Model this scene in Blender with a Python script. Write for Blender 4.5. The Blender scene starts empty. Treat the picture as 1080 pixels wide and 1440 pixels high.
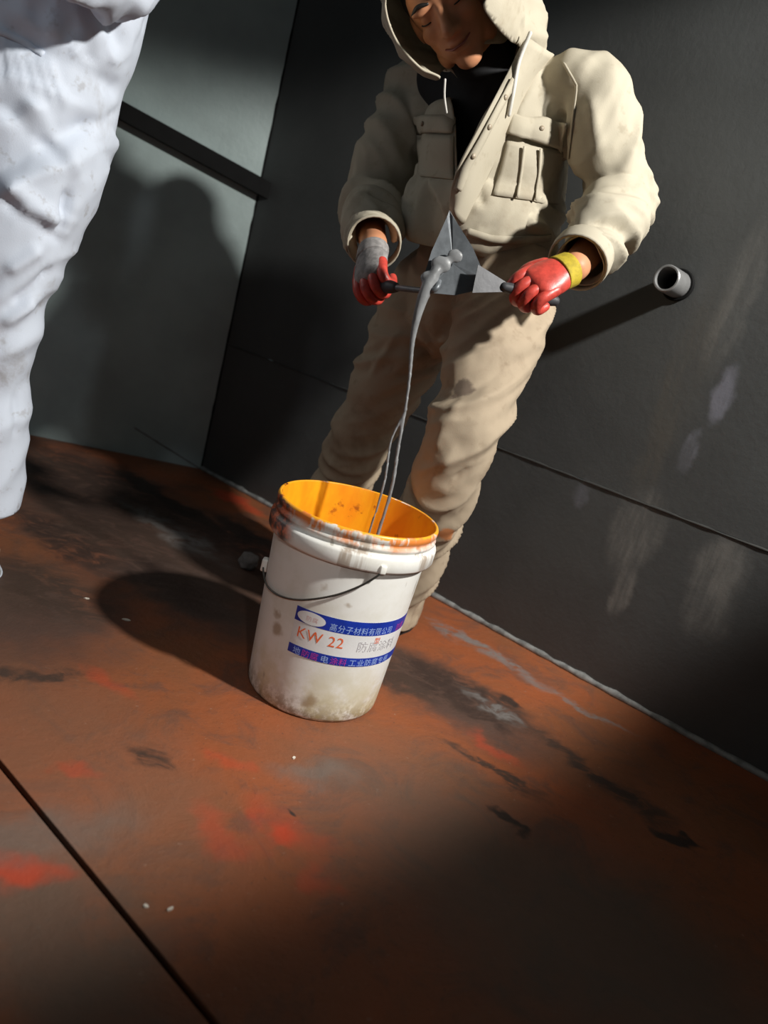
import bpy, bmesh, math, random
import numpy as np
from mathutils import Vector as V, Matrix, noise
from mathutils.bvhtree import BVHTree
R = math.radians
S = bpy.context.scene
COL = S.collection
random.seed(4)

# ------------------------------------------------------------------ camera
PITCH, ROLL, FPX, CAMH = R(15.0), R(15.5), 1080.0, 0.78
_U = V((0, math.sin(PITCH), math.cos(PITCH)))
_F = V((0, math.cos(PITCH), -math.sin(PITCH)))
_X = V((1, 0, 0)) * math.cos(ROLL) + _U * math.sin(ROLL)
_Y = V((1, 0, 0)) * -math.sin(ROLL) + _U * math.cos(ROLL)
CAM = V((0, 0, CAMH))
cd = bpy.data.cameras.new('camera')
cam = bpy.data.objects.new('camera', cd); COL.objects.link(cam)
cam.matrix_world = Matrix(((_X.x, _Y.x, -_F.x, 0), (_X.y, _Y.y, -_F.y, 0), (_X.z, _Y.z, -_F.z, CAMH), (0, 0, 0, 1)))
cd.sensor_width = 36; cd.sensor_fit = 'AUTO'; cd.lens = 27.0; cd.clip_start = 0.02
S.camera = cam
cd.dof.use_dof = True; cd.dof.focus_distance = 1.5; cd.dof.aperture_fstop = 2.8

def ray(x, y):
    return (_X * (x - 540) + _Y * (720 - y) + _F * FPX).normalized()
def W(x, y, fwd):
    """the point seen at photo pixel (x, y) that lies fwd metres ahead"""
    d = ray(x, y)
    return CAM + d * (fwd / d.y)

# ------------------------------------------------------------------ world, lamps, exposure
w = bpy.data.worlds.new('world'); S.world = w; w.use_nodes = True
w.node_tree.nodes['Background'].inputs[0].default_value = (0.78, 0.95, 1.0, 1)
w.node_tree.nodes['Background'].inputs[1].default_value = 0.048
S.view_settings.view_transform = 'Standard'; S.view_settings.look = 'None'
S.view_settings.exposure = 0.0; S.view_settings.gamma = 1.0
S.view_settings.use_curve_mapping = False

def spot(name, loc, aim, power, color, angle, blend, radius):
    l = bpy.data.lights.new(name, 'SPOT'); l.energy = power; l.color = color
    l.spot_size = R(angle); l.spot_blend = blend; l.shadow_soft_size = radius
    o = bpy.data.objects.new(name, l); COL.objects.link(o)
    o.location = loc
    o.rotation_euler = (V(aim) - V(loc)).to_track_quat('-Z', 'Y').to_euler()
    return o
KEY = V((1.45, 0.57, 2.10))
k_ = spot('work_lamp_light', KEY, (0.19, 1.57, 0.92), 350, (1.0, 0.98, 0.93), 48, 0.40, 0.06)
k_.scale = (2.4, 1.0, 1.0)                    # a wide floodlight: its beam is broader than it is tall
spot('second_work_lamp_light', (-1.25, -0.35, 1.55), (-1.02, 1.5, 0.72), 16, (0.86, 0.92, 1.0), 36, 0.5, 0.06)
spot('pail_fill_light', (0.16, -0.06, 1.02), (-0.05, 1.42, 0.18), 17, (1.0, 0.97, 0.93), 30, 1.0, 0.03)  # unseen fill, added to brighten the dim left side of the pail
spot('left_fill_light', (-1.55, 2.20, 1.30), (-0.15, 1.65, 0.55), 5, (1.0, 0.93, 0.86), 60, 0.6, 0.10)  # unseen weak fill, added for the left edges of man and pail

# ------------------------------------------------------------------ helpers: objects
def tag(o, label=None, cat=None, group=None, kind=None):
    if label: o['label'] = label
    if cat: o['category'] = cat
    if group: o['group'] = group
    if kind: o['kind'] = kind
    return o
def link(name, me, mat=None, parent=None, smooth=True):
    o = bpy.data.objects.new(name, me); COL.objects.link(o)
    if mat is not None:
        me.materials.clear(); me.materials.append(mat)
    if smooth:
        me.polygons.foreach_set('use_smooth', [True] * len(me.polygons))
    if parent is not None: o.parent = parent
    return o
def empty(name, loc=(0, 0, 0)):
    o = bpy.data.objects.new(name, None); COL.objects.link(o); o.empty_display_size = 0.1
    o.location = loc
    return o
def child(o, parent):
    o.parent = parent
    o.matrix_parent_inverse = Matrix.Translation(-V(parent.location))
    return o
def bm_mesh(bm, name='mesh'):
    me = bpy.data.meshes.new(name); bm.normal_update(); bm.to_mesh(me); bm.free()
    return me
def evaluated(me, mods):
    o = bpy.data.objects.new('tmp', me); COL.objects.link(o)
    for t, kw in mods:
        m = o.modifiers.new(t, t)
        for k, v in kw.items(): setattr(m, k, v)
    dg = bpy.context.evaluated_depsgraph_get()
    out = bpy.data.meshes.new_from_object(o.evaluated_get(dg))
    bpy.data.objects.remove(o)
    return out

# ------------------------------------------------------------------ helpers: shapes
def crom(p0, p1, p2, p3, t):
    return 0.5 * ((2 * p1) + (p2 - p0) * t + (2 * p0 - 5 * p1 + 4 * p2 - p3) * t * t + (3 * p1 - p0 - 3 * p2 + p3) * t ** 3)
def chain(bm, pts, side=None, n=18, sub=5, cap=True):
    """closed tapered tube through pts = [(point, r) or (point, rx, ry)]; rx runs along side"""
    P = [V(p[0]) for p in pts]; A = [p[1] for p in pts]; B = [p[2] if len(p) > 2 else p[1] for p in pts]
    pos, ra, rb = [], [], []
    m = len(P)
    for i in range(m - 1):
        i0, i3 = max(i - 1, 0), min(i + 2, m - 1)
        for k in range(sub):
            t = k / sub
            pos.append(crom(P[i0], P[i], P[i + 1], P[i3], t))
            ra.append(crom(A[i0], A[i], A[i + 1], A[i3], t)); rb.append(crom(B[i0], B[i], B[i + 1], B[i3], t))
    pos.append(P[-1]); ra.append(A[-1]); rb.append(B[-1])
    tang = [(pos[min(i + 1, len(pos) - 1)] - pos[max(i - 1, 0)]).normalized() for i in range(len(pos))]
    if cap:
        def ends(i, s):
            out = []
            for a in (75, 50, 25):
                c, q = math.cos(R(a)), math.sin(R(a))
                out.append((pos[i] + tang[i] * s * q * min(ra[i], rb[i]), ra[i] * c, rb[i] * c, tang[i]))
            return out
        rows = ends(0, -1) + [(pos[i], ra[i], rb[i], tang[i]) for i in range(len(pos))] + ends(-1, 1)[::-1]
    else:
        rows = [(pos[i], ra[i], rb[i], tang[i]) for i in range(len(pos))]
    ref = V(side) if side is not None else (V((1, 0, 0)) if abs(tang[0].x) < 0.8 else V((0, 1, 0)))
    rings = []
    for c, a, b, t in rows:
        x = ref - t * ref.dot(t)
        if x.length < 1e-4: x = t.orthogonal()
        x.normalize(); y = t.cross(x)
        if side is None: ref = x
        rings.append([bm.verts.new(c + x * (a * math.cos(2 * math.pi * k / n)) + y * (b * math.sin(2 * math.pi * k / n))) for k in range(n)])
    for r0, r1 in zip(rings, rings[1:]):
        for k in range(n):
            bm.faces.new((r0[k], r0[(k + 1) % n], r1[(k + 1) % n], r1[k]))
    bm.faces.new(rings[0][::-1]); bm.faces.new(rings[-1])
def ball(bm, c, r, rot=None):
    rx, ry, rz = (r, r, r) if not hasattr(r, '__len__') else r
    M = Matrix.Translation(V(c)) @ (rot if rot is not None else Matrix.Identity(4)) @ Matrix.Diagonal((rx, ry, rz, 1))
    bmesh.ops.create_icosphere(bm, subdivisions=3, radius=1, matrix=M)
def box(bm, c, s, rot=None, bev=0.0):
    M = Matrix.Translation(V(c)) @ (rot if rot is not None else Matrix.Identity(4)) @ Matrix.Diagonal((s[0], s[1], s[2], 1))
    r = bmesh.ops.create_cube(bm, size=1, matrix=M)
    if bev:
        es = list({e for v in r['verts'] for e in v.link_edges})
        bmesh.ops.bevel(bm, geom=es, offset=bev, segments=2, profile=0.5, affect='EDGES')
def blob(bm, voxel, it=6):
    me = bm_mesh(bm)
    return evaluated(me, [('REMESH', dict(mode='VOXEL', voxel_size=voxel, use_smooth_shade=True)), ('SMOOTH', dict(factor=0.5, iterations=it))])
def lathe(bm, prof, n=72, a0=0.0, a1=2 * math.pi):
    full = abs(a1 - a0 - 2 * math.pi) < 1e-6
    m = n if full else n + 1
    rings = []
    for r, z in prof:
        rings.append([bm.verts.new((r * math.sin(a0 + (a1 - a0) * k / n), -r * math.cos(a0 + (a1 - a0) * k / n), z)) for k in range(m)])
    for r0, r1 in zip(rings, rings[1:]):
        for k in range(n):
            bm.faces.new((r0[k], r0[(k + 1) % m], r1[(k + 1) % m], r1[k]))
    return rings
def coords(me):
    a = np.empty(len(me.vertices) * 3, dtype=np.float32); me.vertices.foreach_get('co', a)
    return a.reshape(-1, 3).astype(np.float64)
def normals(me):
    a = np.empty(len(me.vertices) * 3, dtype=np.float32); me.vertices.foreach_get('normal', a)
    return a.reshape(-1, 3).astype(np.float64)
def put(me, co):
    me.vertices.foreach_set('co', co.astype(np.float32).ravel()); me.update()
def folds(me, segs, strokes=(), seed=0.0, fine=0.0012, smooth=0):
    """cloth relief: segs = (A, B, amp at A, amp at B, folds per metre along, per metre around, twist);
    strokes = (p0, p1, width, amp) single creases and ridges"""
    co = coords(me); no = normals(me)
    N = len(co); disp = np.zeros(N); wsum = np.zeros(N)
    for si, (A, B, aA, aB, fa, fr, tw) in enumerate(segs):
        A = np.array(A); B = np.array(B); d = B - A; L = np.linalg.norm(d); u = d / L
        s = (co - A) @ u; t = np.clip(s / L, 0, 1)
        perp = co - A - np.outer(s, u)
        dist = np.linalg.norm(co - (A + np.outer(t * L, u)), axis=1)
        wgt = np.exp(-(dist / 0.045) ** 2) + 1e-9
        amp = aA * (1 - t) + aB * t
        ref = np.array([0.3, -0.8, 0.5]); ref -= u * (ref @ u); ref /= np.linalg.norm(ref); oth = np.cross(u, ref)
        px, py = perp @ ref, perp @ oth
        sx = s + 0.3 * tw * px + tw * py
        idx = np.nonzero(wgt > 1e-5)[0]
        f = np.zeros(N)
        for i in idx:
            wz = noise.noise(V((co[i][0] * 6 + seed, co[i][1] * 6, co[i][2] * 6))) * 0.45
            q = V((px[i] * fr + si * 7.3 + seed, py[i] * fr + seed * 1.7 + wz * 0.5, sx[i] * fa + wz))
            nv = noise.noise(q)
            n2 = noise.noise(V((q.x * 1.9 + 5, q.y * 1.9, q.z * 1.7 + 3)))
            f[i] = (0.75 - 3.2 * abs(nv)) * 1.0 + (0.75 - 3.0 * abs(n2)) * 0.30
        disp += wgt * amp * f; wsum += wgt
    disp /= np.maximum(wsum, 1e-12)
    for p0, p1, wd, amp in strokes:
        p0 = np.array(p0); p1 = np.array(p1); d = p1 - p0; L2 = d @ d
        t = np.clip(((co - p0) @ d) / L2, 0, 1)
        dist = np.linalg.norm(co - (p0 + np.outer(t, d)), axis=1)
        taper = np.clip(np.minimum(t, 1 - t) * 5, 0.25, 1)
        disp += amp * taper * np.exp(-(dist / wd) ** 2)
    if fine:
        for i in range(N):
            disp[i] += fine * noise.noise(V(co[i] * 45.0))
    put(me, co + no * disp[:, None])
    if smooth:
        o = evaluated(me, [('SMOOTH', dict(factor=0.5, iterations=smooth))]); put(me, coords(o))
def cut(me, planes):
    """open a garment: planes = (point, outward normal, radius): faces past the plane within radius go"""
    bm = bmesh.new(); bm.from_mesh(me)
    for p, n, r in planes:
        p = V(p); n = V(n).normalized()
        geom = [f for f in bm.faces if (f.calc_center_median() - p).length < r]
        es = {e for f in geom for e in f.edges}; vs = {v for f in geom for v in f.verts}
        bmesh.ops.bisect_plane(bm, geom=list(vs) + list(es) + geom, plane_co=p, plane_no=n, dist=1e-5)
        dele = [f for f in bm.faces if (f.calc_center_median() - p).length < r and (f.calc_center_median() - p).dot(n) > 0]
        bmesh.ops.delete(bm, geom=dele, context='FACES')
    out = bpy.data.meshes.new('cut'); bm.to_mesh(out); bm.free()
    return out
def relax_border(bm, it=8):
    """even out the stair-stepped edge left where faces were taken out"""
    bv = [v for v in bm.verts if any(len(e.link_faces) == 1 for e in v.link_edges)]
    for v in [v for v in bm.verts if not v.link_faces]: bm.verts.remove(v)
    bv = [v for v in bv if v.is_valid]
    nb_ = {v: [e.other_vert(v) for e in v.link_edges if len(e.link_faces) == 1] for v in bv}
    for _ in range(it):
        new = {v: (v.co * 0.4 + sum((q.co for q in ns), V()) / len(ns) * 0.6) for v, ns in nb_.items() if len(ns) >= 2}
        for v, c in new.items(): v.co = c
    ring1 = {e.other_vert(v) for v in bv for e in v.link_edges} - set(bv)
    for _ in range(2):
        for v in ring1: v.co = v.co * 0.5 + sum((e.other_vert(v).co for e in v.link_edges), V()) / len(v.link_edges) * 0.5
def shell(me, th):
    return evaluated(me, [('SOLIDIFY', dict(thickness=th, offset=-1.0))])
def bvh(me):
    co = [v.co.copy() for v in me.vertices]
    return BVHTree.FromPolygons(co, [tuple(p.vertices) for p in me.polygons])
def onto(tree, x, y, off=0.0):
    """where the line of sight of photo pixel (x, y) meets a garment, lifted off it"""
    h, n, i, d = tree.ray_cast(CAM, ray(x, y))
    if h is None:
        h, n, i, d = tree.find_nearest(W(x, y, 1.75))
    if n.dot(CAM - h) < 0: n = -n
    return h + n * off, n
def patch(tree, quad, nu, nv, off, th, puff=0.0):
    """a sewn-on piece of cloth over the garment: quad = four photo corners (tl, tr, br, bl)"""
    bm = bmesh.new(); g = []
    tl, tr, br, bl = [np.array(q, float) for q in quad]
    for j in range(nv + 1):
        row = []
        for i in range(nu + 1):
            a, b = i / nu, j / nv
            p = (tl * (1 - a) + tr * a) * (1 - b) + (bl * (1 - a) + br * a) * b
            pf = puff * (math.sin(math.pi * a) * math.sin(math.pi * b)) ** 0.6 if 0 < a < 1 and 0 < b < 1 else 0
            q, _ = onto(tree, p[0], p[1], off + pf)
            row.append(bm.verts.new(q))
        g.append(row)
    for j in range(nv):
        for i in range(nu):
            bm.faces.new((g[j][i], g[j + 1][i], g[j + 1][i + 1], g[j][i + 1]))
    me = bm_mesh(bm)
    me = evaluated(me, [('SMOOTH', dict(factor=0.5, iterations=2)), ('SOLIDIFY', dict(thickness=th, offset=0.0))])
    return me
def strip(tree, pts, width, off, th, sub=6):
    """a narrow ribbon laid along photo points over a garment"""
    path = []
    for a, b in zip(pts, pts[1:]):
        for k in range(sub):
            path.append((a[0] + (b[0] - a[0]) * k / sub, a[1] + (b[1] - a[1]) * k / sub))
    path.append(pts[-1])
    q = [onto(tree, x, y, off) for x, y in path]
    bm = bmesh.new(); rows = []
    for i, (p, n) in enumerate(q):
        t = (q[min(i + 1, len(q) - 1)][0] - q[max(i - 1, 0)][0]).normalized()
        s = t.cross(n).normalized() * width / 2
        rows.append((bm.verts.new(p - s), bm.verts.new(p + n * 0.001), bm.verts.new(p + s)))
    for a, b in zip(rows, rows[1:]):
        bm.faces.new((a[0], a[1], b[1], b[0])); bm.faces.new((a[1], a[2], b[2], b[1]))
    return evaluated(bm_mesh(bm), [('SMOOTH', dict(factor=0.5, iterations=2)), ('SOLIDIFY', dict(thickness=th, offset=0.0))])
def tube_mesh(pts, r, n=8, sub=5):
    bm = bmesh.new(); chain(bm, [(p, r) if not isinstance(p, tuple) else p for p in pts], n=n, sub=sub)
    return bm_mesh(bm)

# ------------------------------------------------------------------ helpers: materials
class G:
    def __init__(self, name):
        self.m = bpy.data.materials.new(name); self.m.use_nodes = True
        self.nt = self.m.node_tree; self.b = self.nt.nodes['Principled BSDF']
        self.tc = self.nt.nodes.new('ShaderNodeTexCoord')
        self.obj = self.tc.outputs['Object']
    def put(self, sock, v):
        if hasattr(v, 'is_output') or isinstance(v, bpy.types.NodeSocket): self.nt.links.new(v, sock)
        else: sock.default_value = v
    def math(self, op, a, b=None, clamp=False):
        n = self.nt.nodes.new('ShaderNodeMath'); n.operation = op; n.use_clamp = clamp
        self.put(n.inputs[0], a)
        if b is not None: self.put(n.inputs[1], b)
        return n.outputs[0]
    def vmath(self, op, a, b=None):
        n = self.nt.nodes.new('ShaderNodeVectorMath'); n.operation = op
        self.put(n.inputs[0], a)
        if b is not None: self.put(n.inputs[1], b)
        return n.outputs['Value'] if op in ('LENGTH', 'DOT_PRODUCT') else n.outputs[0]
    def noise(self, scale, detail=4, rough=0.6, vec=None, dist=0.0, color=False):
        n = self.nt.nodes.new('ShaderNodeTexNoise'); n.inputs['Scale'].default_value = scale
        n.inputs['Detail'].default_value = detail; n.inputs['Roughness'].default_value = rough
        n.inputs['Distortion'].default_value = dist
        self.nt.links.new(vec if vec is not None else self.obj, n.inputs['Vector'])
        return n.outputs['Color' if color else 'Fac']
    def stretch(self, s, rot=(0, 0, 0), loc=(0, 0, 0), vec=None):
        n = self.nt.nodes.new('ShaderNodeMapping'); n.inputs['Scale'].default_value = s
        n.inputs['Rotation'].default_value = rot; n.inputs['Location'].default_value = loc
        self.nt.links.new(vec if vec is not None else self.obj, n.inputs['Vector'])
        return n.outputs[0]
    def step(self, v, lo, hi):
        n = self.nt.nodes.new('ShaderNodeMapRange'); n.interpolation_type = 'SMOOTHSTEP'
        self.put(n.inputs[0], v); n.inputs[1].default_value = lo; n.inputs[2].default_value = hi
        return n.outputs[0]
    def mix(self, f, a, b):
        n = self.nt.nodes.new('ShaderNodeMix'); n.data_type = 'RGBA'
        self.put(n.inputs[0], f)
        for s, v in ((n.inputs[6], a), (n.inputs[7], b)):
            if isinstance(v, (tuple, list)): v = (*v[:3], 1)
            self.put(s, v)
        return n.outputs[2]
    def warp(self, amt, scale):
        c = self.noise(scale, 3, 0.6, color=True)
        c = self.vmath('SUBTRACT', c, (0.5, 0.5, 0.5))
        n = self.nt.nodes.new('ShaderNodeVectorMath'); n.operation = 'SCALE'
        self.nt.links.new(c, n.inputs[0]); n.inputs['Scale'].default_value = amt
        return self.vmath('ADD', self.obj, n.outputs[0])
    def spot(self, vec, c, r, rot=0.0, soft=0.5, plane='xy'):
        """soft-edged stain of radii r about c"""
        mul = (1, 1, 0) if plane == 'xy' else (1, 0, 1)
        v = self.vmath('MULTIPLY', vec, mul)
        n = self.nt.nodes.new('ShaderNodeMapping'); n.vector_type = 'TEXTURE'
        if plane == 'xy':
            n.inputs['Location'].default_value = (c[0], c[1], 0); n.inputs['Rotation'].default_value = (0, 0, rot); n.inputs['Scale'].default_value = (r[0], r[1], 1)
        else:
            n.inputs['Location'].default_value = (c[0], 0, c[1]); n.inputs['Rotation'].default_value = (0, rot, 0); n.inputs['Scale'].default_value = (r[0], 1, r[1])
        self.nt.links.new(v, n.inputs[0])
        return self.step(self.vmath('LENGTH', n.outputs[0]), 1.0 + soft * 0.5, 1.0 - soft * 0.5)
    def out(self, color, rough=0.7, bump=None, strength=0.2, dist=0.01, metallic=0.0, spec=0.5):
        if isinstance(color, tuple): color = (*color[:3], 1)
        self.put(self.b.inputs['Base Color'], color); self.put(self.b.inputs['Roughness'], rough)
        self.put(self.b.inputs['Metallic'], metallic); self.b.inputs['Specular IOR Level'].default_value = spec
        if bump is not None:
            n = self.nt.nodes.new('ShaderNodeBump'); n.inputs['Strength'].default_value = strength; n.inputs['Distance'].default_value = dist
            self.put(n.inputs['Height'], bump); self.nt.links.new(n.outputs[0], self.b.inputs['Normal'])
        return self.m

def cloth_mat(name, base, dirt, dirt_lo=0.55, dirt_hi=0.75, dirt_amt=0.8, scale=7, rough=0.85, stains=()):
    g = G(name)
    n1 = g.noise(scale, 5, 0.65, dist=0.4); n2 = g.noise(scale * 5, 3, 0.6)
    c = g.mix(g.math('MULTIPLY', g.step(n1, dirt_lo, dirt_hi), dirt_amt), base, dirt)
    c = g.mix(g.math('MULTIPLY', g.step(n2, 0.58, 0.75), 0.45), c, dirt)
    for p, r, col in stains:
        v = g.vmath('SUBTRACT', g.warp(0.03, 30), tuple(p))
        c = g.mix(g.step(g.vmath('LENGTH', v), r, r * 0.6), c, col)
    weave = g.noise(420, 2, 0.5)
    return g.out(c, rough, weave, 0.12, 0.002, spec=0.2)
def plain(name, col, rough=0.6, metallic=0.0, var=0.25, scale=20, spec=0.5):
    g = G(name)
    d = tuple(x * (1 - var) for x in col)
    n = g.noise(scale, 4, 0.6)
    return g.out(g.mix(g.step(n, 0.35, 0.7), col, d), rough, n, 0.15, 0.004, metallic, spec)

# ------------------------------------------------------------------ the tank: floor plates and walls
WD = V((0.808, -0.589, 0)).normalized()       # along the wall, towards the right
WN = V((-0.589, -0.808, 0)).normalized()      # out of the wall, towards the room
CORNER = V((-0.71, 2.80, 0))                  # foot of the upright plate joint
WROT = math.atan2(WD.y, WD.x)

def floor_mat():
    g = G('rusty_floor_steel'); p = g.warp(0.16, 9)
    n_big = g.noise(2.2, 5, 0.6, dist=0.6); n_mid = g.noise(7, 6, 0.68, dist=0.8); n_fin = g.noise(38, 5, 0.7)
    c = g.mix(g.step(n_big, 0.36, 0.66), (0.30, 0.082, 0.028), (0.22, 0.078, 0.032))
    c = g.mix(g.math('MULTIPLY', g.step(n_mid, 0.47, 0.66), 0.65), c, (0.125, 0.062, 0.042))
    c = g.mix(g.math('MULTIPLY', g.step(n_fin, 0.55, 0.80), 0.40), c, (0.13, 0.072, 0.048))
    red = (0.52, 0.055, 0.018); dark = (0.030, 0.022, 0.018); brown = (0.060, 0.036, 0.026); grey = (0.19, 0.175, 0.165)
    def st(c, col, pts, amt, edge=0.9, breakup=None):
        for (x, y), r, rot in pts:
            m = g.spot(p, (x, y), r, rot, edge)
            if breakup: m = g.math('MULTIPLY', m, breakup)
            c = g.mix(g.math('MULTIPLY', m, amt), c, col)
        return c
    speck = g.noise(120, 3, 0.75)
    c = g.mix(g.math('MULTIPLY', g.step(speck, 0.60, 0.70), 0.45), c, (0.05, 0.034, 0.028))
    c = g.mix(g.math('MULTIPLY', g.step(g.noise(75, 3, 0.7), 0.66, 0.72), 0.40), c, (0.38, 0.24, 0.17))
    streak = g.step(g.noise(13, 6, 0.7, vec=g.stretch((1, 1.7, 1), (0, 0, R(36))), dist=1.2), 0.34, 0.56)
    a = R(-36)
    c = st(c, (0.21, 0.10, 0.06), [((-0.35, 1.0), (0.30, 0.16), a)], 0.5)
    c = st(c, (0.105, 0.088, 0.068), [(fl(800, 1310), (0.42, 0.20), a), (fl(60, 1330), (0.20, 0.09), a)], 0.75, 1.3)
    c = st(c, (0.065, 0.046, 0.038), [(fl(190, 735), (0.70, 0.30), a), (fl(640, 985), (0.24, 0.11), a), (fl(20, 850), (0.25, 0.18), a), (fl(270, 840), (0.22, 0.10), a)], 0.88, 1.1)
    c = st(c, red, FLOOR_RUDDY, 0.38, 1.5)
    c = st(c, red, FLOOR_RED, 0.75, 1.3)
    c = st(c, brown, FLOOR_BROWN, 0.95, 1.0, streak)
    c = st(c, (0.045, 0.026, 0.020), FLOOR_DARK_BROWN, 0.9, 1.0, streak)
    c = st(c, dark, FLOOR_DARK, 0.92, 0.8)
    c = st(c, (0.15, 0.125, 0.105), [(fl(440, 1085), (0.06, 0.035), 0.2), (fl(60, 1170), (0.10, 0.05), 0.6)], 0.6, 1.4)
    c = st(c, grey, FLOOR_GREY, 0.75, 1.1, streak)
    h = g.math('ADD', g.math('MULTIPLY', n_mid, 0.6), g.math('MULTIPLY', n_fin, 0.4))
    r = g.math('ADD', 0.48, g.math('MULTIPLY', n_fin, 0.3))
    return g.out(c, r, h, 0.45, 0.012, spec=0.35)
def fl(x, y):
    d = ray(x, y); t = -CAMH / d.z
    return (d.x * t, d.y * t)
A = R(-36)
FLOOR_RED = [(fl(380, 1172), (0.034, 0.026), A), (fl(25, 1232), (0.045, 0.030), 0.3), (fl(335, 705), (0.12, 0.03), A)]
FLOOR_RUDDY = [(fl(305, 1172), (0.05, 0.028), A), (fl(455, 1240), (0.025, 0.02), 0), (fl(105, 1080), (0.03, 0.015), 0), (fl(330, 1075), (0.03, 0.02), 0), (fl(690, 1050), (0.05, 0.015), A), (fl(150, 960), (0.05, 0.02), A), (fl(400, 1165), (0.06, 0.04), A)]
FLOOR_DARK_BROWN = [(fl(640, 970), (0.13, 0.055), A + 0.15), (fl(590, 945), (0.06, 0.03), A), (fl(690, 1015), (0.07, 0.02), A), (fl(240, 820), (0.16, 0.07), A), (fl(90, 760), (0.22, 0.06), A), (fl(200, 700), (0.40, 0.10), A), (fl(330, 760), (0.16, 0.08), A), (fl(100, 690), (0.3, 0.08), A)]  # dark brown patches, broken up by the streak noise
FLOOR_BROWN = [(fl(650, 975), (0.17, 0.075), A + 0.2), (fl(560, 960), (0.10, 0.05), A), (fl(200, 760), (0.42, 0.20), A), (fl(70, 830), (0.16, 0.10), A), (fl(150, 690), (0.5, 0.13), A),
               (fl(820, 1075), (0.13, 0.022), A - 0.1), (fl(690, 1085), (0.10, 0.015), A), (fl(870, 1110), (0.10, 0.035), A), (fl(215, 1070), (0.045, 0.022), A), (fl(60, 950), (0.09, 0.018), 0.5)]
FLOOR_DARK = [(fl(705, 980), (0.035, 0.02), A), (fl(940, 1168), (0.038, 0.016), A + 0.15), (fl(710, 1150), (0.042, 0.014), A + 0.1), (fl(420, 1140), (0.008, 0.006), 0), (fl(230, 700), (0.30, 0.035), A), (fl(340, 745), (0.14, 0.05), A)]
FLOOR_GREY = [(fl(700, 925), (0.16, 0.03), A), (fl(660, 900), (0.12, 0.02), A), (fl(830, 1000), (0.10, 0.012), A), (fl(240, 745), (0.20, 0.05), A), (fl(700, 1000), (0.06, 0.02), A)]
FLOOR = floor_mat()

def wall_mat(name, base, rough, pale):
    """black tank paint; wall-local x runs along the wall, z is height"""
    g = G(name); p = g.warp(0.05, 14)
    n = g.noise(3, 4, 0.6); f = g.noise(60, 4, 0.65)
    c = g.mix(g.step(n, 0.3, 0.7), base, tuple(x * 1.35 for x in base))
    up = g.step(g.noise(22, 4, 0.65, vec=g.stretch((1, 1, 0.16))), 0.40, 0.62)
    for (s, z), r, rot, col, amt in pale:
        m = g.math('MULTIPLY', g.spot(p, (s, z), r, rot, 0.8, 'xz'), g.math('ADD', 0.35, g.math('MULTIPLY', up, 0.65)))
        c = g.mix(g.math('MULTIPLY', m, amt), c, col)
    r = g.math('ADD', rough, g.math('MULTIPLY', f, 0.12))
    return g.out(c, r, g.math('ADD', g.math('MULTIPLY', f, 0.3), n), 0.25, 0.01, spec=0.9)
def wl(x, y):
    d = ray(x, y); t = (CORNER - CAM).dot(WN) / d.dot(WN); q = CAM + d * t
    return ((q - CORNER).dot(WD), q.z)
ash = (0.15, 0.142, 0.13); lil = (0.15, 0.15, 0.18); umb = (0.065, 0.06, 0.052)
PALE = [(wl(895, 745), (0.055, 0.10), 0.05, ash, 0.9), (wl(875, 830), (0.022, 0.06), 0.1, ash, 0.9), (wl(1010, 800), (0.055, 0.07), 0.1, ash, 0.75), (wl(995, 860), (0.05, 0.07), 0.0, ash, 0.6),
        (wl(1015, 560), (0.022, 0.06), 0.0, lil, 0.9), (wl(970, 635), (0.016, 0.05), 0.0, lil, 0.8), (wl(818, 695), (0.02, 0.035), 0.0, lil, 0.5),
        (wl(965, 520), (0.05, 0.22), 0.0, umb, 0.8), (wl(1035, 420), (0.035, 0.16), 0.0, ash, 0.45), (wl(920, 640), (0.03, 0.10), 0.15, umb, 0.8)]
WALLM = wall_mat('black_tank_paint', (0.039, 0.041, 0.041), 0.50, PALE)
LEFTM = wall_mat('grey_tank_paint', (0.23, 0.285, 0.28), 0.38, [])
BLACK = plain('black_steel', (0.006, 0.006, 0.006), 0.8, spec=0.15)
WELD = plain('weld_bead_steel', (0.16, 0.16, 0.155), 0.45, 0.3)

floor = empty('floor'); tag(floor, kind='structure')
SEAM = 0.512                                   # the floor seam runs along the wall at n.p = -SEAM
def band(n0, n1, s0, s1, z0, z1, name, parent, mat):
    """floor plate between two lines parallel to the wall"""
    bm = bmesh.new()
    c = (WN * -(n0 + n1) / 2) + WD * ((s0 + s1) / 2) + V((0, 0, (z0 + z1) / 2))
    box(bm, c, (s1 - s0, abs(n1 - n0), z1 - z0), Matrix.Rotation(WROT, 4, 'Z'), 0.0015)
    return link(name, bm_mesh(bm), mat, parent, False)
NWALL = -CORNER.dot(WN)
band(SEAM + 0.0035, NWALL + 0.03, -4.2, 3.2, -0.012, 0.0, 'floor_plate', floor, FLOOR)
band(-1.6, SEAM - 0.0035, -4.2, 3.2, -0.014, -0.002, 'floor_plate', floor, FLOOR)
band(-1.6, NWALL + 0.03, -4.2, 3.2, -0.04, -0.014, 'under_plate', floor, BLACK)

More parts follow.
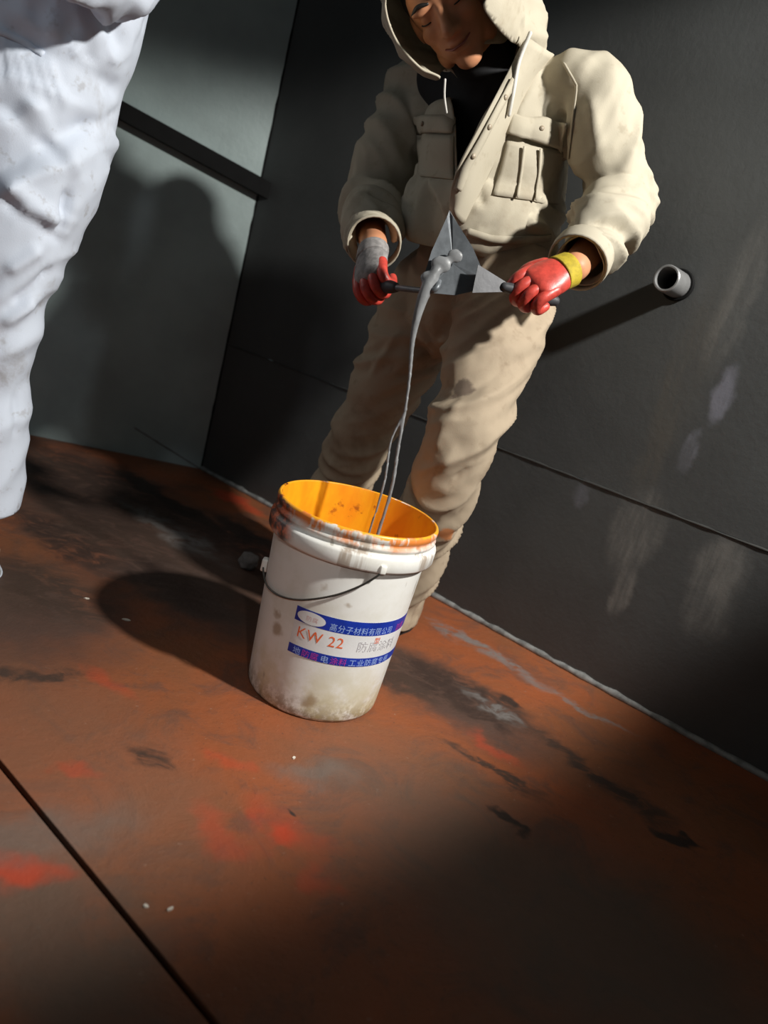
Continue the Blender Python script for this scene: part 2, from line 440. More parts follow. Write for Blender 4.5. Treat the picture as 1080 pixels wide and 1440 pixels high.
def wall_obj(name):
    o = empty(name, CORNER); o.rotation_euler = (0, 0, WROT); tag(o, kind='structure'); return o
def wplate(par, s0, s1, z0, z1, mat, t=0.012, y=0.0, name='wall_plate'):
    bm = bmesh.new(); box(bm, ((s0 + s1) / 2, y + t / 2, (z0 + z1) / 2), (s1 - s0, t, z1 - z0), None, 0.001)
    return link(name, bm_mesh(bm), mat, par, False)
def bead(par, s0, s1, z, r=0.0035, name='weld_bead', mat=None, vertical=False, ragged=0.6):
    pts = []; L = s1 - s0; k = max(8, int(abs(L) / 0.03))
    for i in range(k + 1):
        s = s0 + L * i / k; q = noise.noise(V((s * 23, z * 9, 1.0)))
        rr = r * (1 + ragged * q)
        pts.append(((V((z, 0, s)) if vertical else V((s, 0, z + 0.001 * q))), rr))
    bm = bmesh.new(); chain(bm, pts, n=8, sub=1)
    return link(name, bm_mesh(bm), mat or WELD, par)
right = wall_obj('wall_right')
wplate(right, 0.001, 3.9, 0.0, 0.478, WALLM)
wplate(right, 0.001, 3.9, 0.482, 3.0, WALLM)
bead(right, 0.0, 3.2, 0.480, 0.003, mat=plain('painted_weld', (0.05, 0.05, 0.048), 0.4))
bead(right, 0.0, 3.2, 0.005, 0.009, name='weld_bead', mat=plain('bright_weld', (0.34, 0.34, 0.33), 0.4, 0.2, var=0.5, scale=40))
LD = V((0.960, 0.280, 0)).normalized(); LN = V((0.280, -0.960, 0)).normalized()   # the left wall meets the right one in an inner corner
LROT = math.atan2(LD.y, LD.x)
left = empty('wall_left', CORNER); left.rotation_euler = (0, 0, LROT); tag(left, kind='structure')
wplate(left, -3.4, -0.001, 0.0, 3.0, LEFTM)
def ll_(x, y):
    d = ray(x, y); t = (CORNER - CAM).dot(LN) / d.dot(LN); q = CAM + d * t
    return ((q - CORNER).dot(LD), q.z)
bead(right, 0.0, 3.0, 0.0, 0.004, vertical=True, mat=BLACK)
def lbead(pa, pb, r):
    (s0, z0), (s1, z1) = ll_(*pa), ll_(*pb)
    pts = []
    for i in range(13):
        t = i / 12; q = noise.noise(V((t * 17, 3.0, 1.0)))
        pts.append((V((s0 + (s1 - s0) * t, 0.0, z0 + (z1 - z0) * t)), r * (1 + 0.7 * q)))
    bm = bmesh.new(); chain(bm, pts, n=8, sub=1); link('weld_bead', bm_mesh(bm), WELD, left)
lbead((190, 602), (281, 659), 0.003)

# stub of pipe on the wall
pr = empty('pipe_stub', CORNER + WD * 0.0 ); 
ps, pz = wl(954, 401)
pr.location = CORNER + WD * ps + V((0, 0, pz)); pr.rotation_euler = (0, 0, WROT)
tag(pr, 'short open steel pipe stub sticking out of the black wall', 'pipe')
PIPE = plain('worn_pipe_steel', (0.30, 0.30, 0.30), 0.4, 0.4)
def ring_tube(name, r0, r1, y0, y1, mat, par):
    bm = bmesh.new(); n = 40
    prof = [(r1, y0), (r1, y1 + 0.002), (r1 - 0.002, y1), (r0 + 0.001, y1), (r0, y1 + 0.002), (r0, y0)]
    rings = [[bm.verts.new((r * math.cos(2 * math.pi * k / n), y, r * math.sin(2 * math.pi * k / n))) for k in range(n)] for r, y in prof]
    for i in range(len(rings)):
        a, b = rings[i], rings[(i + 1) % len(rings)]
        for k in range(n): bm.faces.new((a[k], a[(k + 1) % n], b[(k + 1) % n], b[k]))
    bmesh.ops.recalc_face_normals(bm, faces=bm.faces)
    o = link(name, bm_mesh(bm), mat, par, True)
    o.data.set_sharp_from_angle(angle=R(40)) if hasattr(o.data, 'set_sharp_from_angle') else None
    return o
ring_tube('pipe', 0.024, 0.030, 0.0, -0.085, PIPE, pr)
ring_tube('weld_collar', 0.030, 0.037, 0.0, -0.008, BLACK, pr)
bm = bmesh.new(); bmesh.ops.create_cone(bm, cap_ends=True, segments=32, radius1=0.0245, radius2=0.0245, depth=0.012, matrix=Matrix.Translation((0, -0.008, 0)) @ Matrix.Rotation(R(90), 4, 'X'))
link('end_plug', bm_mesh(bm), BLACK, pr, False)

# black flat strip laid across the left wall plate
(b0s, b0z), (b1s, b1z) = ll_(70, 102), ll_(380, 271)
bar = empty('black_strip', CORNER + LD * b1s + V((0, 0, b1z))); bar.rotation_euler = (0, 0, LROT)
tag(bar, 'straight black strip running slantwise across the grey wall plate', 'bar')
ang = math.atan2(b0z - b1z, -(b0s - b1s)); Lb = math.hypot(b0s - b1s, b0z - b1z) + 0.5
bm = bmesh.new(); box(bm, (0, 0, 0), (Lb, 0.03, 0.055), Matrix.Translation((-math.cos(ang) * Lb / 2 , -0.0275, math.sin(ang) * Lb / 2)) @ Matrix.Rotation(ang, 4, 'Y'), 0.003)
link('strip_box', bm_mesh(bm), BLACK, bar, False)
# ------------------------------------------------------------------ the bucket
BX, BY = -0.047, 1.425
bk = empty('bucket', (BX, BY, 0)); bk.rotation_euler = (0, 0, 0)
tag(bk, 'white plastic pail with orange inside and a blue-banded label, on the rusty floor', 'bucket')
RB, RT, HB = 0.133, 0.153, 0.395
def brad(z): return RB + (RT - RB) * z / HB
def bucket_mat(name, rim):
    g = G(name); p = g.warp(0.03, 25)
    n = g.noise(9, 5, 0.65); f = g.noise(45, 5, 0.7)
    c = g.mix(g.math('MULTIPLY', g.step(n, 0.45, 0.7), 0.5), (0.84, 0.83, 0.79), (0.66, 0.63, 0.53))
    sep = g.nt.nodes.new('ShaderNodeSeparateXYZ'); g.nt.links.new(p, sep.inputs[0])
    z = sep.outputs['Z']
    grime = g.math('MULTIPLY', g.step(z, 0.075, 0.0), g.step(f, 0.35, 0.6))
    c = g.mix(g.math('MULTIPLY', grime, 0.8), c, (0.20, 0.13, 0.05))
    yel = g.math('MULTIPLY', g.step(z, 0.16, 0.03), g.step(n, 0.42, 0.62))
    c = g.mix(g.math('MULTIPLY', yel, 0.45), c, (0.55, 0.47, 0.20))
    drip = g.step(g.noise(20, 4, 0.6, vec=g.stretch((1, 1, 0.12))), 0.55, 0.63)
    upz = g.step(z, 0.285, 0.345)
    c = g.mix(g.math('MULTIPLY', g.math('MULTIPLY', drip, upz), 0.65), c, (0.20, 0.10, 0.025))
    sc = g.step(g.noise(16, 3, 0.6, vec=g.stretch((1, 1, 0.35), (0, R(35), 0))), 0.66, 0.70)
    c = g.mix(g.math('MULTIPLY', sc, 0.55), c, (0.25, 0.21, 0.15))
    for q, r in (((-0.09, -0.115, 0.155), 0.012), ((-0.098, -0.11, 0.185), 0.010), ((0.03, -0.15, 0.25), 0.008), ((-0.02, -0.15, 0.275), 0.008), ((0.01, -0.14, 0.045), 0.014)):
        c = g.mix(g.math('MULTIPLY', g.step(g.vmath('LENGTH', g.vmath('SUBTRACT', p, q)), r * 1.5, r * 0.5), 0.7), c, (0.30, 0.20, 0.10))
    if rim:
        # paint run over the lip: orange all along, dark red-brown on the left
        edge = g.math('MULTIPLY', g.step(z, 0.362, 0.384), g.step(g.noise(26, 4, 0.65, vec=g.stretch((1, 1, 0.25))), 0.40, 0.52))
        c = g.mix(g.math('MULTIPLY', edge, 0.95), c, (0.80, 0.22, 0.015))
        x = sep.outputs['X']
        lft = g.math('MULTIPLY', g.step(x, -0.090, -0.125), g.step(z, 0.315, 0.340))
        c = g.mix(g.math('MULTIPLY', lft, 0.97), c, g.mix(g.step(g.noise(34, 4, 0.7), 0.42, 0.6), (0.05, 0.012, 0.006), (0.65, 0.11, 0.012)))
        c = g.mix(g.step(z, 0.391, 0.394), c, (0.92, 0.40, 0.02))
    return g.out(c, 0.38, f, 0.06, 0.004)
def paint_mat():
    g = G('orange_paint_coat'); n = g.noise(9, 5, 0.6, vec=g.stretch((1, 1, 0.5)))
    c = g.mix(g.step(n, 0.35, 0.65), (0.95, 0.42, 0.012), (0.85, 0.27, 0.010))
    c = g.mix(g.math('MULTIPLY', g.step(g.noise(24, 4, 0.65), 0.60, 0.70), 0.8), c, (0.35, 0.08, 0.01))
    return g.out(c, 0.35, n, 0.15, 0.006)
BKM = bucket_mat('white_pail_plastic', False); RIMM = bucket_mat('paint_smeared_rim', True); ORANGE = paint_mat()
bm = bmesh.new()
lathe(bm, [(0.0, 0.004), (RB - 0.012, 0.0), (RB - 0.003, 0.002), (RB, 0.008)] + [(brad(z), z) for z in np.linspace(0.02, 0.34, 17)])
bmesh.ops.remove_doubles(bm, verts=bm.verts, dist=1e-5)
link('pail_wall', bm_mesh(bm), BKM, bk)
bm = bmesh.new()
lathe(bm, [(brad(0.325), 0.325), (0.161, 0.327), (0.1635, 0.331), (0.164, 0.352), (0.162, 0.357), (0.1565, 0.359), (0.1555, 0.364), (0.158, 0.366), (0.1585, 0.371), (0.1555, 0.374), (0.155, 0.379),
           (0.158, 0.382), (0.1585, 0.389), (0.157, 0.3935), (0.1545, 0.395), (0.1515, 0.394), (0.1505, 0.388)], 96)
r_ = link('rim', bm_mesh(bm), RIMM, bk); tag(r_, 'ribbed rim smeared with orange and dark red paint')
bm = bmesh.new()
lathe(bm, [(0.1508, 0.3935), (0.1495, 0.385), (0.1485, 0.34), (brad(0.2) - 0.004, 0.2), (RB - 0.003, 0.014), (RB - 0.014, 0.008), (0.0, 0.008)], 96)
bmesh.ops.remove_doubles(bm, verts=bm.verts, dist=1e-5); bmesh.ops.reverse_faces(bm, faces=bm.faces)
tag(link('inner_lining', bm_mesh(bm), ORANGE, bk), 'bright orange paint coating the inside')
# label wrapped round the pail
LA0, LZ0, LZ1 = R(-24), 0.128, 0.222
def wrap(me_flat, a0, z0, off):
    """bend a flat mesh (x along, y up, metres) round the pail"""
    co = coords(me_flat); out = np.empty_like(co)
    for i, (x, y, zz) in enumerate(co):
        z = z0 + y; r = brad(z) + off + zz; a = a0 + x / brad(z0)
        out[i] = (r * math.sin(a), -r * math.cos(a), z)
    put(me_flat, out); return me_flat
def flat(x0, x1, y0, y1, n=40):
    bm = bmesh.new(); rows = [[bm.verts.new((x0 + (x1 - x0) * i / n, y, 0)) for i in range(n + 1)] for y in (y0, y1)]
    for i in range(n): bm.faces.new((rows[0][i], rows[0][i + 1], rows[1][i + 1], rows[1][i]))
    return bm_mesh(bm)
LW = RB * 2.05
LABELM = plain('label_white_film', (0.80, 0.80, 0.80), 0.35, var=0.06)
BLUE = plain('label_blue_print', (0.012, 0.045, 0.42), 0.35, var=0.3)
lb = tag(link('label', wrap(flat(0, LW, 0, LZ1 - LZ0), LA0, LZ0, 0.0004), LABELM, bk), 'white printed label with two blue bands')
link('blue_band', wrap(flat(0, LW, 0.066, LZ1 - LZ0), LA0, LZ0, 0.0007), BLUE, lb)
link('blue_band', wrap(flat(0, LW, 0.0, 0.018), LA0, LZ0, 0.0007), BLUE, lb)
bm = bmesh.new(); vs = [bm.verts.new((0.031 + 0.027 * math.cos(t), 0.079 + 0.0125 * math.sin(t), 0)) for t in np.linspace(0, 2 * math.pi, 48, endpoint=False)]
c0 = bm.verts.new((0.031, 0.079, 0))
for i in range(48): bm.faces.new((c0, vs[i], vs[(i + 1) % 48]))
for q in np.arange(0.006, 0.06, 0.004): bmesh.ops.bisect_plane(bm, geom=bm.verts[:] + bm.edges[:] + bm.faces[:], plane_co=(q, 0, 0), plane_no=(1, 0, 0))
link('logo_oval', wrap(bm_mesh(bm), LA0, LZ0, 0.0009), LABELM, lb)
def lettering(text, x, y, size, mat, name='lettering', bold=0.0, sx=1.0):
    cu = bpy.data.curves.new('t', 'FONT'); cu.body = text; cu.size = size; cu.offset = bold; cu.resolution_u = 2; cu.space_character = 1.08
    o = bpy.data.objects.new('t', cu); COL.objects.link(o)
    me = bpy.data.meshes.new_from_object(o.evaluated_get(bpy.context.evaluated_depsgraph_get()))
    bpy.data.objects.remove(o)
    co = coords(me); co[:, 0] = co[:, 0] * sx + x; co[:, 1] += y; put(me, co)
    bm = bmesh.new(); bm.from_mesh(me)
    for q in np.arange(co[:, 0].min() + 0.003, co[:, 0].max(), 0.004):
        bmesh.ops.bisect_plane(bm, geom=bm.verts[:] + bm.edges[:] + bm.faces[:], plane_co=(q, 0, 0), plane_no=(1, 0, 0))
    bm.to_mesh(me); bm.free()
    return link(name, wrap(me, LA0, LZ0, 0.0010), mat, lb, False)
PRINT = plain('label_pale_blue_print', (0.35, 0.50, 0.90), 0.4, var=0.1)
RED = plain('label_orange_print', (0.90, 0.16, 0.05), 0.4, var=0.1)
PINK = plain('label_magenta_print', (0.50, 0.05, 0.40), 0.4, var=0.1)
FADE = plain('label_faint_print', (0.62, 0.60, 0.62), 0.4, var=0.1)
BLUSH = plain('label_pink_print', (0.78, 0.52, 0.50), 0.4, var=0.1)
lettering('高分子材料有限公司', 0.066, 0.069, 0.0165, PRINT, bold=0.0, sx=0.85)
lettering('防腐', 0.210, 0.069, 0.0165, PINK, bold=0.0, sx=0.85)
lettering('KW 22', 0.010, 0.036, 0.030, RED, bold=0.0, sx=0.95)
lettering('防腐涂料', 0.125, 0.034, 0.024, FADE, sx=0.95)
lettering('型', 0.158, 0.050, 0.014, RED)
lettering('地', 0.010, 0.002, 0.016, PRINT, sx=1.0)
lettering('防腐', 0.028, 0.002, 0.016, PINK, bold=0.0, sx=1.0)
lettering('电', 0.064, 0.002, 0.016, PRINT, bold=0.0, sx=1.0)
lettering('涂料', 0.082, 0.002, 0.016, PINK, bold=0.0, sx=1.0)
lettering('工业防腐专用', 0.118, 0.002, 0.016, PRINT, bold=0.0, sx=1.0)
lettering('防腐', 0.022, 0.074, 0.011, BLUSH)
# wire bail and its ears
WIRE = plain('bail_wire_steel', (0.10, 0.095, 0.085), 0.35, 0.7)
def bp(a, z, off): r = brad(z) + off; return V((r * math.sin(R(a)), -r * math.cos(R(a)), z))
hp = [bp(-88, 0.232, 0.010), bp(-80, 0.224, 0.006), bp(-60, 0.218, 0.004), bp(-40, 0.222, 0.004), bp(-20, 0.238, 0.005), bp(0, 0.266, 0.006), bp(14, 0.294, 0.009), bp(22, 0.318, 0.015), bp(26, 0.334, 0.017)]
link('bail', tube_mesh(hp, 0.0020, 8), WIRE, bk)
for a, z in ((-88, 0.232),):
    bm = bmesh.new(); M = Matrix.Rotation(R(a), 4, 'Z')
    box(bm, bp(a, z, 0.006), (0.020, 0.014, 0.026), M, 0.003)
    link('bail_ear', bm_mesh(bm), BKM, bk)
bm = bmesh.new(); box(bm, bp(26, 0.336, 0.014), (0.012, 0.010, 0.016), Matrix.Rotation(R(26), 4, 'Z'), 0.002); link('bail_ear', bm_mesh(bm), BKM, bk)

# ------------------------------------------------------------------ skin, cloth, glove materials
SKIN = plain('skin', (0.60, 0.27, 0.14), 0.5, var=0.15, scale=14, spec=0.35)
HAIR = plain('black_hair', (0.01, 0.009, 0.008), 0.5)
LIP = plain('lip', (0.33, 0.10, 0.075), 0.45)
KHAKI_DIRT = (0.20, 0.155, 0.11)
JACKET = cloth_mat('khaki_cotton', (0.45, 0.405, 0.315), (0.29, 0.24, 0.17), 0.52, 0.72, 0.55, 6)
TROUSER = cloth_mat('dirty_khaki_cotton', (0.40, 0.32, 0.23), (0.24, 0.175, 0.115), 0.48, 0.68, 0.65, 6,
                    stains=((W(652, 548, 1.575), 0.024, (0.16, 0.12, 0.09)), (W(628, 755, 1.62), 0.024, (0.50, 0.20, 0.08)), (W(640, 560, 1.575), 0.012, (0.2, 0.15, 0.11))))
INNER = plain('dark_undershirt', (0.012, 0.012, 0.014), 0.9)
GLOVE_RED = plain('red_latex', (0.62, 0.07, 0.05), 0.4, var=0.35, scale=60)
GLOVE_GREY = plain('grey_knit', (0.33, 0.31, 0.30), 0.8, var=0.4, scale=90)
GLOVE_YEL = plain('yellow_knit_cuff', (0.48, 0.36, 0.02), 0.8, var=0.3, scale=90)
BUTTON = plain('khaki_button', (0.40, 0.33, 0.24), 0.4)
CORD = plain('pale_cord', (0.62, 0.60, 0.55), 0.8)

# ------------------------------------------------------------------ the man in khaki
hipL, hipR = W(712, 420, 1.80), W(612, 402, 2.02)
kneL, kneR = W(640, 640, 1.59), W(515, 600, 1.96)
ankL, ankR = V((0.100, 1.83, 0.10)), V((-0.165, 2.06, 0.10))
shL, shR = W(822, 122, 1.75), W(585, 128, 2.05)
elL, elR = W(872, 280, 1.75), W(524, 285, 2.02)
wrL, wrR = W(808, 376, 1.55), W(526, 346, 1.70)
pel = (hipL + hipR) / 2
chest = W(697, 200, 1.87); waist = W(672, 335, 1.91); neck0 = W(690, 95, 1.84)
side = (shL - shR).normalized()
HEADC = W(634, 12, 1.70)
man = empty('person', (pel.x, pel.y, 0))
tag(man, 'stooping man in hooded khaki work suit and red gloves behind the white pail', 'person')

# body (one continuous surface; slim under the clothes, with the face and bare wrists)
up_f = (_Y * 0.94 - _X * 0.34).normalized()          # the head leans over to one side
front = (CAM - HEADC).normalized()
front = (front - up_f * 0.18 - V((0, 0, 0.10)) - _X * 0.22).normalized()
hz = (up_f - front * up_f.dot(front)).normalized(); hx = (-front).cross(hz).normalized() * 1.0
HM = Matrix(((hx.x, -front.x, hz.x, HEADC.x), (hx.y, -front.y, hz.y, HEADC.y), (hx.z, -front.z, hz.z, HEADC.z), (0, 0, 0, 1)))
def hd(x, y, z): return HM @ V((x, y, z))
HR = HM.to_3x3().to_4x4()
def add_head(bm):
    # face looks along local -y
    ball(bm, hd(0, 0.015, 0.035), (0.076, 0.094, 0.088), HR)
    ball(bm, hd(0, -0.030, -0.020), (0.060, 0.052, 0.075), HR)
    ball(bm, hd(0, -0.046, -0.083), (0.029, 0.024, 0.022), HR)       # chin
    for s in (-1, 1):
        ball(bm, hd(0.034 * s, -0.056, -0.012), (0.025, 0.020, 0.022), HR)   # cheek
        ball(bm, hd(0.048 * s, -0.010, -0.062), (0.016, 0.034, 0.026), HR)   # jaw
        ball(bm, hd(0.030 * s, -0.069, 0.034), (0.026, 0.013, 0.009), HR)    # brow
        ball(bm, hd(0.031 * s, -0.064, 0.016), (0.0145, 0.012, 0.011), HR)   # lidded eye
        ball(bm, hd(0.012 * s, -0.083, -0.022), (0.010, 0.010, 0.008), HR)   # nostril wing
        ball(bm, hd(0.077 * s, 0.012, 0.004), (0.008, 0.019, 0.031), HR)     # ear
    chain(bm, [(hd(0, -0.070, 0.024), 0.010), (hd(0, -0.084, 0.0), 0.011), (hd(0, -0.097, -0.019), 0.0135)], n=12)
    ball(bm, hd(0, -0.078, -0.0455), (0.023, 0.010, 0.0060), HR)
    ball(bm, hd(0, -0.076, -0.0590), (0.019, 0.010, 0.0070), HR)
def add_limb(bm, pts): chain(bm, pts, n=16)
def hand_core(bm, wr, dirn):
    chain(bm, [(wr, 0.026), (wr + dirn * 0.04, 0.019), (wr + dirn * 0.075, 0.012)], n=12)
hdirL = (W(742, 402, 1.49) - wrL).normalized(); hdirR = (W(517, 392, 1.62) - wrR).normalized()
bm = bmesh.new()
add_head(bm)
chain(bm, [(hd(0, 0.03, -0.05), 0.052), (neck0 + V((0, 0.0, 0.0)), 0.056), (chest + (neck0 - chest) * 0.6, 0.06)])
chain(bm, [(pel + V((0, 0, -0.03)), 0.125, 0.085), (waist, 0.115, 0.085), (chest, 0.135, 0.09), (chest + (neck0 - chest) * 0.6, 0.12, 0.07)], side)
add_limb(bm, [(shL, 0.052), (elL, 0.042), (wrL, 0.0285)]); add_limb(bm, [(shR, 0.052), (elR, 0.042), (wrR, 0.0285)])
chain(bm, [(chest + (neck0 - chest) * 0.5, 0.06), (shL, 0.045)]); chain(bm, [(chest + (neck0 - chest) * 0.5, 0.06), (shR, 0.042)])
hand_core(bm, wrL, hdirL); hand_core(bm, wrR, hdirR)
add_limb(bm, [(hipL, 0.075), ((hipL + kneL) / 2, 0.066), (kneL, 0.05), ((kneL + ankL) / 2 + V((0, 0.01, 0.03)), 0.047), (ankL, 0.036), (ankL - V((0, 0, 0.05)), 0.034)])
add_limb(bm, [(hipR, 0.075), ((hipR + kneR) / 2, 0.066), (kneR, 0.05), ((kneR + ankR) / 2 + V((0, 0.01, 0.03)), 0.047), (ankR, 0.036), (ankR - V((0, 0, 0.05)), 0.034)])
body = child(link('body', blob(bm, 0.0042, 3), SKIN), man)
# eyes: closed lashes, brows, lip line, hair
for s in (-1, 1):
    bm = bmesh.new()
    chain(bm, [(hd(s * (0.031 + 0.014 * math.cos(t)), -0.0745 + 0.006 * abs(math.cos(t)), 0.012 - 0.004 * math.sin(t)), 0.0013) for t in np.linspace(0, math.pi, 7)], n=6, sub=2)
    child(link('eyelashes', bm_mesh(bm), HAIR), man)
for s in (-1, 1):
    bm = bmesh.new(); chain(bm, [(hd(s * 0.014, -0.080, 0.037), 0.003), (hd(s * 0.032, -0.082, 0.043), 0.004), (hd(s * 0.052, -0.070, 0.036), 0.002)], n=8)
    child(link('eyebrow', bm_mesh(bm), HAIR), man)
bm = bmesh.new(); chain(bm, [(hd(-0.027, -0.073, -0.047), 0.0016), (hd(-0.012, -0.0855, -0.0525), 0.0022), (hd(0, -0.0875, -0.0525), 0.0022), (hd(0.012, -0.0855, -0.0525), 0.0022), (hd(0.027, -0.073, -0.047), 0.0016)], n=8)
child(link('mouth', bm_mesh(bm), LIP), man)
bm = bmesh.new(); ball(bm, hd(0, 0.026, 0.047), (0.083, 0.093, 0.088), HR)
hairm = cut(blob(bm, 0.006, 2), [(hd(0, -0.048, 0.06), -hd(0, 0, 0) + hd(0, -1, -0.35), 0.5)])
child(link('hair', shell(hairm, 0.004), HAIR), man)

# undershirt filling the open neck
bm = bmesh.new()
chain(bm, [(pel + V((0, 0, 0.0)), 0.150, 0.100), (waist, 0.145, 0.100), (chest, 0.155, 0.105), (chest + (neck0 - chest) * 0.6, 0.13, 0.085), (neck0, 0.085, 0.085), (neck0 + (HEADC - neck0) * 0.30, 0.070, 0.072)], side)
chain(bm, [(chest + (neck0 - chest) * 0.5, 0.10), (chest + (neck0 - chest) * 0.5 + (shR - chest) * 0.55, 0.072)]); chain(bm, [(chest + (neck0 - chest) * 0.5, 0.10), (chest + (neck0 - chest) * 0.5 + (shL - chest) * 0.25, 0.07)])
um = blob(bm, 0.008, 4)
child(link('undershirt', um, INNER), man)

# trousers
def leg(bm, h, k, a, rs):
    mid = (h + k) / 2; cal = (k + a) / 2
    chain(bm, [(h + V((0, 0, 0.02)), rs[0]), (mid + V((0, -0.015, 0)), rs[1]), (k, rs[2]), (cal + V((0, 0.012, 0)), rs[3]), (a, rs[4]), (a - V((0, 0, 0.07)), rs[4])], n=22)
bm = bmesh.new()
leg(bm, hipL, kneL, ankL, (0.108, 0.094, 0.074, 0.072, 0.066)); leg(bm, hipR, kneR, ankR, (0.105, 0.095, 0.080, 0.074, 0.066))
chain(bm, [(pel + V((0, 0, -0.05)), 0.165, 0.115), (pel + V((0, 0, 0.06)), 0.175, 0.125), (waist, 0.155, 0.115)], side, n=24)
tm = blob(bm, 0.0062, 6)
segs = [(hipL, kneL, 0.012, 0.014, 11, 4, -1.3), (kneL, ankL, 0.012, 0.010, 13, 5, -0.8), (hipR, kneR, 0.014, 0.015, 11, 4, -0.9), (kneR, ankR, 0.013, 0.010, 13, 5, -0.7), (pel, waist, 0.006, 0.004, 12, 8, 0.4)]
def st(tree, a, b, wd, amp): return (onto(tree, *a)[0], onto(tree, *b)[0], wd, amp)
tt = bvh(tm)
strokes = [st(tt, (770, 455), (600, 575), 0.010, 0.010), (*st(tt, (745, 450), (620, 520), 0.009, -0.008)[:2], 0.009, -0.008), st(tt, (765, 500), (640, 590), 0.010, 0.006), st(tt, (700, 590), (600, 650), 0.009, -0.009),
           st(tt, (670, 630), (595, 665), 0.008, 0.008), st(tt, (655, 665), (600, 700), 0.008, -0.007), st(tt, (650, 560), (610, 640), 0.010, 0.007), st(tt, (645, 740), (600, 720), 0.008, 0.006),
           st(tt, (560, 470), (480, 520), 0.010, 0.009), st(tt, (560, 500), (490, 545), 0.009, -0.008), st(tt, (530, 560), (470, 600), 0.011, 0.010), st(tt, (540, 600), (465, 640), 0.009, -0.008)]
folds(tm, segs, strokes, 2.0)
tm = cut(tm, [(ankL - V((0, 0, 0.078)), (0.05, 0.05, -1), 0.13), (ankR - V((0, 0, 0.055)), (0, 0, -1), 0.13), (waist + V((0, 0, 0.04)), (0, 0, 1), 0.3)])
tm = shell(tm, 0.003)
tro = child(link('trousers', tm, TROUSER), man)

# jacket
fa, fb = W(690, 345, 1.80), W(560, 345, 1.80)
axis = (chest - waist).normalized()
hem_p = W(672, 338, 1.89)
bm = bmesh.new()
chain(bm, [(hem_p - axis * 0.06, 0.160, 0.150), (hem_p - axis * 0.005, 0.176, 0.166), (hem_p + axis * 0.035, 0.188, 0.180), (W(688, 270, 1.89), 0.170, 0.165), (chest, 0.170, 0.162), (W(700, 130, 1.86), 0.162, 0.125), (neck0, 0.085, 0.085), (neck0 + (HEADC - neck0) * 0.45, 0.075, 0.08)], side, n=28)
cL, cR = wrL + (elL - wrL) * 0.12, wrR + (elR - wrR) * 0.10
def sleeve(bm, s, e, w_, rs):
    inn = s + (chest - s) * 0.35
    chain(bm, [(inn, rs[0] * 0.95), (s, rs[0]), ((s + e) / 2, rs[1]), (e, rs[2]), ((e + w_) / 2, rs[3]), (w_, rs[4]), (w_ + (w_ - e).normalized() * 0.05, rs[4] * 0.95)], n=22)
sleeve(bm, shL, elL, cL, (0.074, 0.078, 0.074, 0.068, 0.054)); sleeve(bm, shR, elR, cR, (0.074, 0.076, 0.074, 0.068, 0.054))
jm = blob(bm, 0.0060, 6)
jt = bvh(jm)
segs = [(shL, elL, 0.008, 0.018, 9, 3, -1.0), (elL, wrL, 0.020, 0.015, 13, 3.5, -0.8), (shR, elR, 0.011, 0.019, 10, 3.5, 0.6), (elR, wrR, 0.018, 0.014, 14, 4, 0.6), (waist, chest, 0.010, 0.005, 8, 5, -0.6), (chest, neck0, 0.005, 0.003, 8, 6, -0.5)]
strokes = [st(jt, (676, 200), (652, 290), 0.034, 0.0200), st(jt, (790, 150), (800, 235), 0.009, -0.0180), st(jt, (780, 75), (720, 140), 0.009, 0.0105), st(jt, (880, 185), (800, 250), 0.009, 0.0135), st(jt, (890, 210), (815, 262), 0.009, -0.0150), st(jt, (885, 245), (820, 275), 0.008, 0.0105),
           st(jt, (795, 255), (800, 320), 0.010, -0.0180), st(jt, (895, 300), (830, 290), 0.008, 0.0120), st(jt, (880, 330), (835, 310), 0.008, -0.0120), st(jt, (870, 360), (840, 320), 0.008, 0.0120), st(jt, (830, 130), (845, 220), 0.012, 0.0090),
           st(jt, (660, 290), (760, 320), 0.009, 0.0135), st(jt, (680, 320), (780, 300), 0.008, -0.0120), st(jt, (660, 240), (680, 290), 0.008, -0.0105), st(jt, (665, 200), (690, 270), 0.008, 0.0075),
           st(jt, (540, 200), (580, 240), 0.009, 0.0135), st(jt, (520, 250), (575, 265), 0.010, 0.0150), st(jt, (515, 275), (580, 290), 0.009, -0.0150), st(jt, (505, 300), (560, 310), 0.009, 0.0135), st(jt, (590, 130), (585, 260), 0.009, -0.0135)]
folds(jm, segs, strokes, 5.0)
# open the jacket: cuffs, hem, neck, front placket
jm = cut(jm, [(cL + (wrL - elL).normalized() * 0.012, wrL - elL, 0.10), (cR + (wrR - elR).normalized() * 0.012, wrR - elR, 0.10), (hem_p - axis * 0.015, -axis, 0.30)])
bm = bmesh.new(); bm.from_mesh(jm)
def in_v(p):
    d = p - CAM; k = d.dot(_F)
    x, y = 540 + FPX * d.dot(_X) / k, 720 - FPX * d.dot(_Y) / k
    if (p - chest).dot(front) < 0.02 and y > 40: return False
    if y < 62: return False
    lx = np.interp(y, [0, 62, 110, 170, 240, 275], [600, 606, 628, 640, 642, 642]); rx = np.interp(y, [0, 62, 110, 170, 240, 275], [742, 742, 712, 675, 644, 641])
    return y < 275 and lx < x < rx
dele = [f for f in bm.faces if in_v(f.calc_center_median())]
bmesh.ops.delete(bm, geom=dele, context='FACES')
nk = neck0 + (HEADC - neck0) * 0.18
dele = [f for f in bm.faces if (f.calc_center_median() - nk).dot((HEADC - neck0).normalized()) > 0 and (f.calc_center_median() - nk).length < 0.085]
bmesh.ops.delete(bm, geom=dele, context='FACES')
relax_border(bm, 14); bm.to_mesh(jm); bm.free()
jm = shell(jm, 0.003)
jac = child(link('jacket', jm, JACKET), man)
def sub(name, me, mat, label=None):
    o = link(name, me, mat); o.parent = jac; return o
jt = bvh(jm)
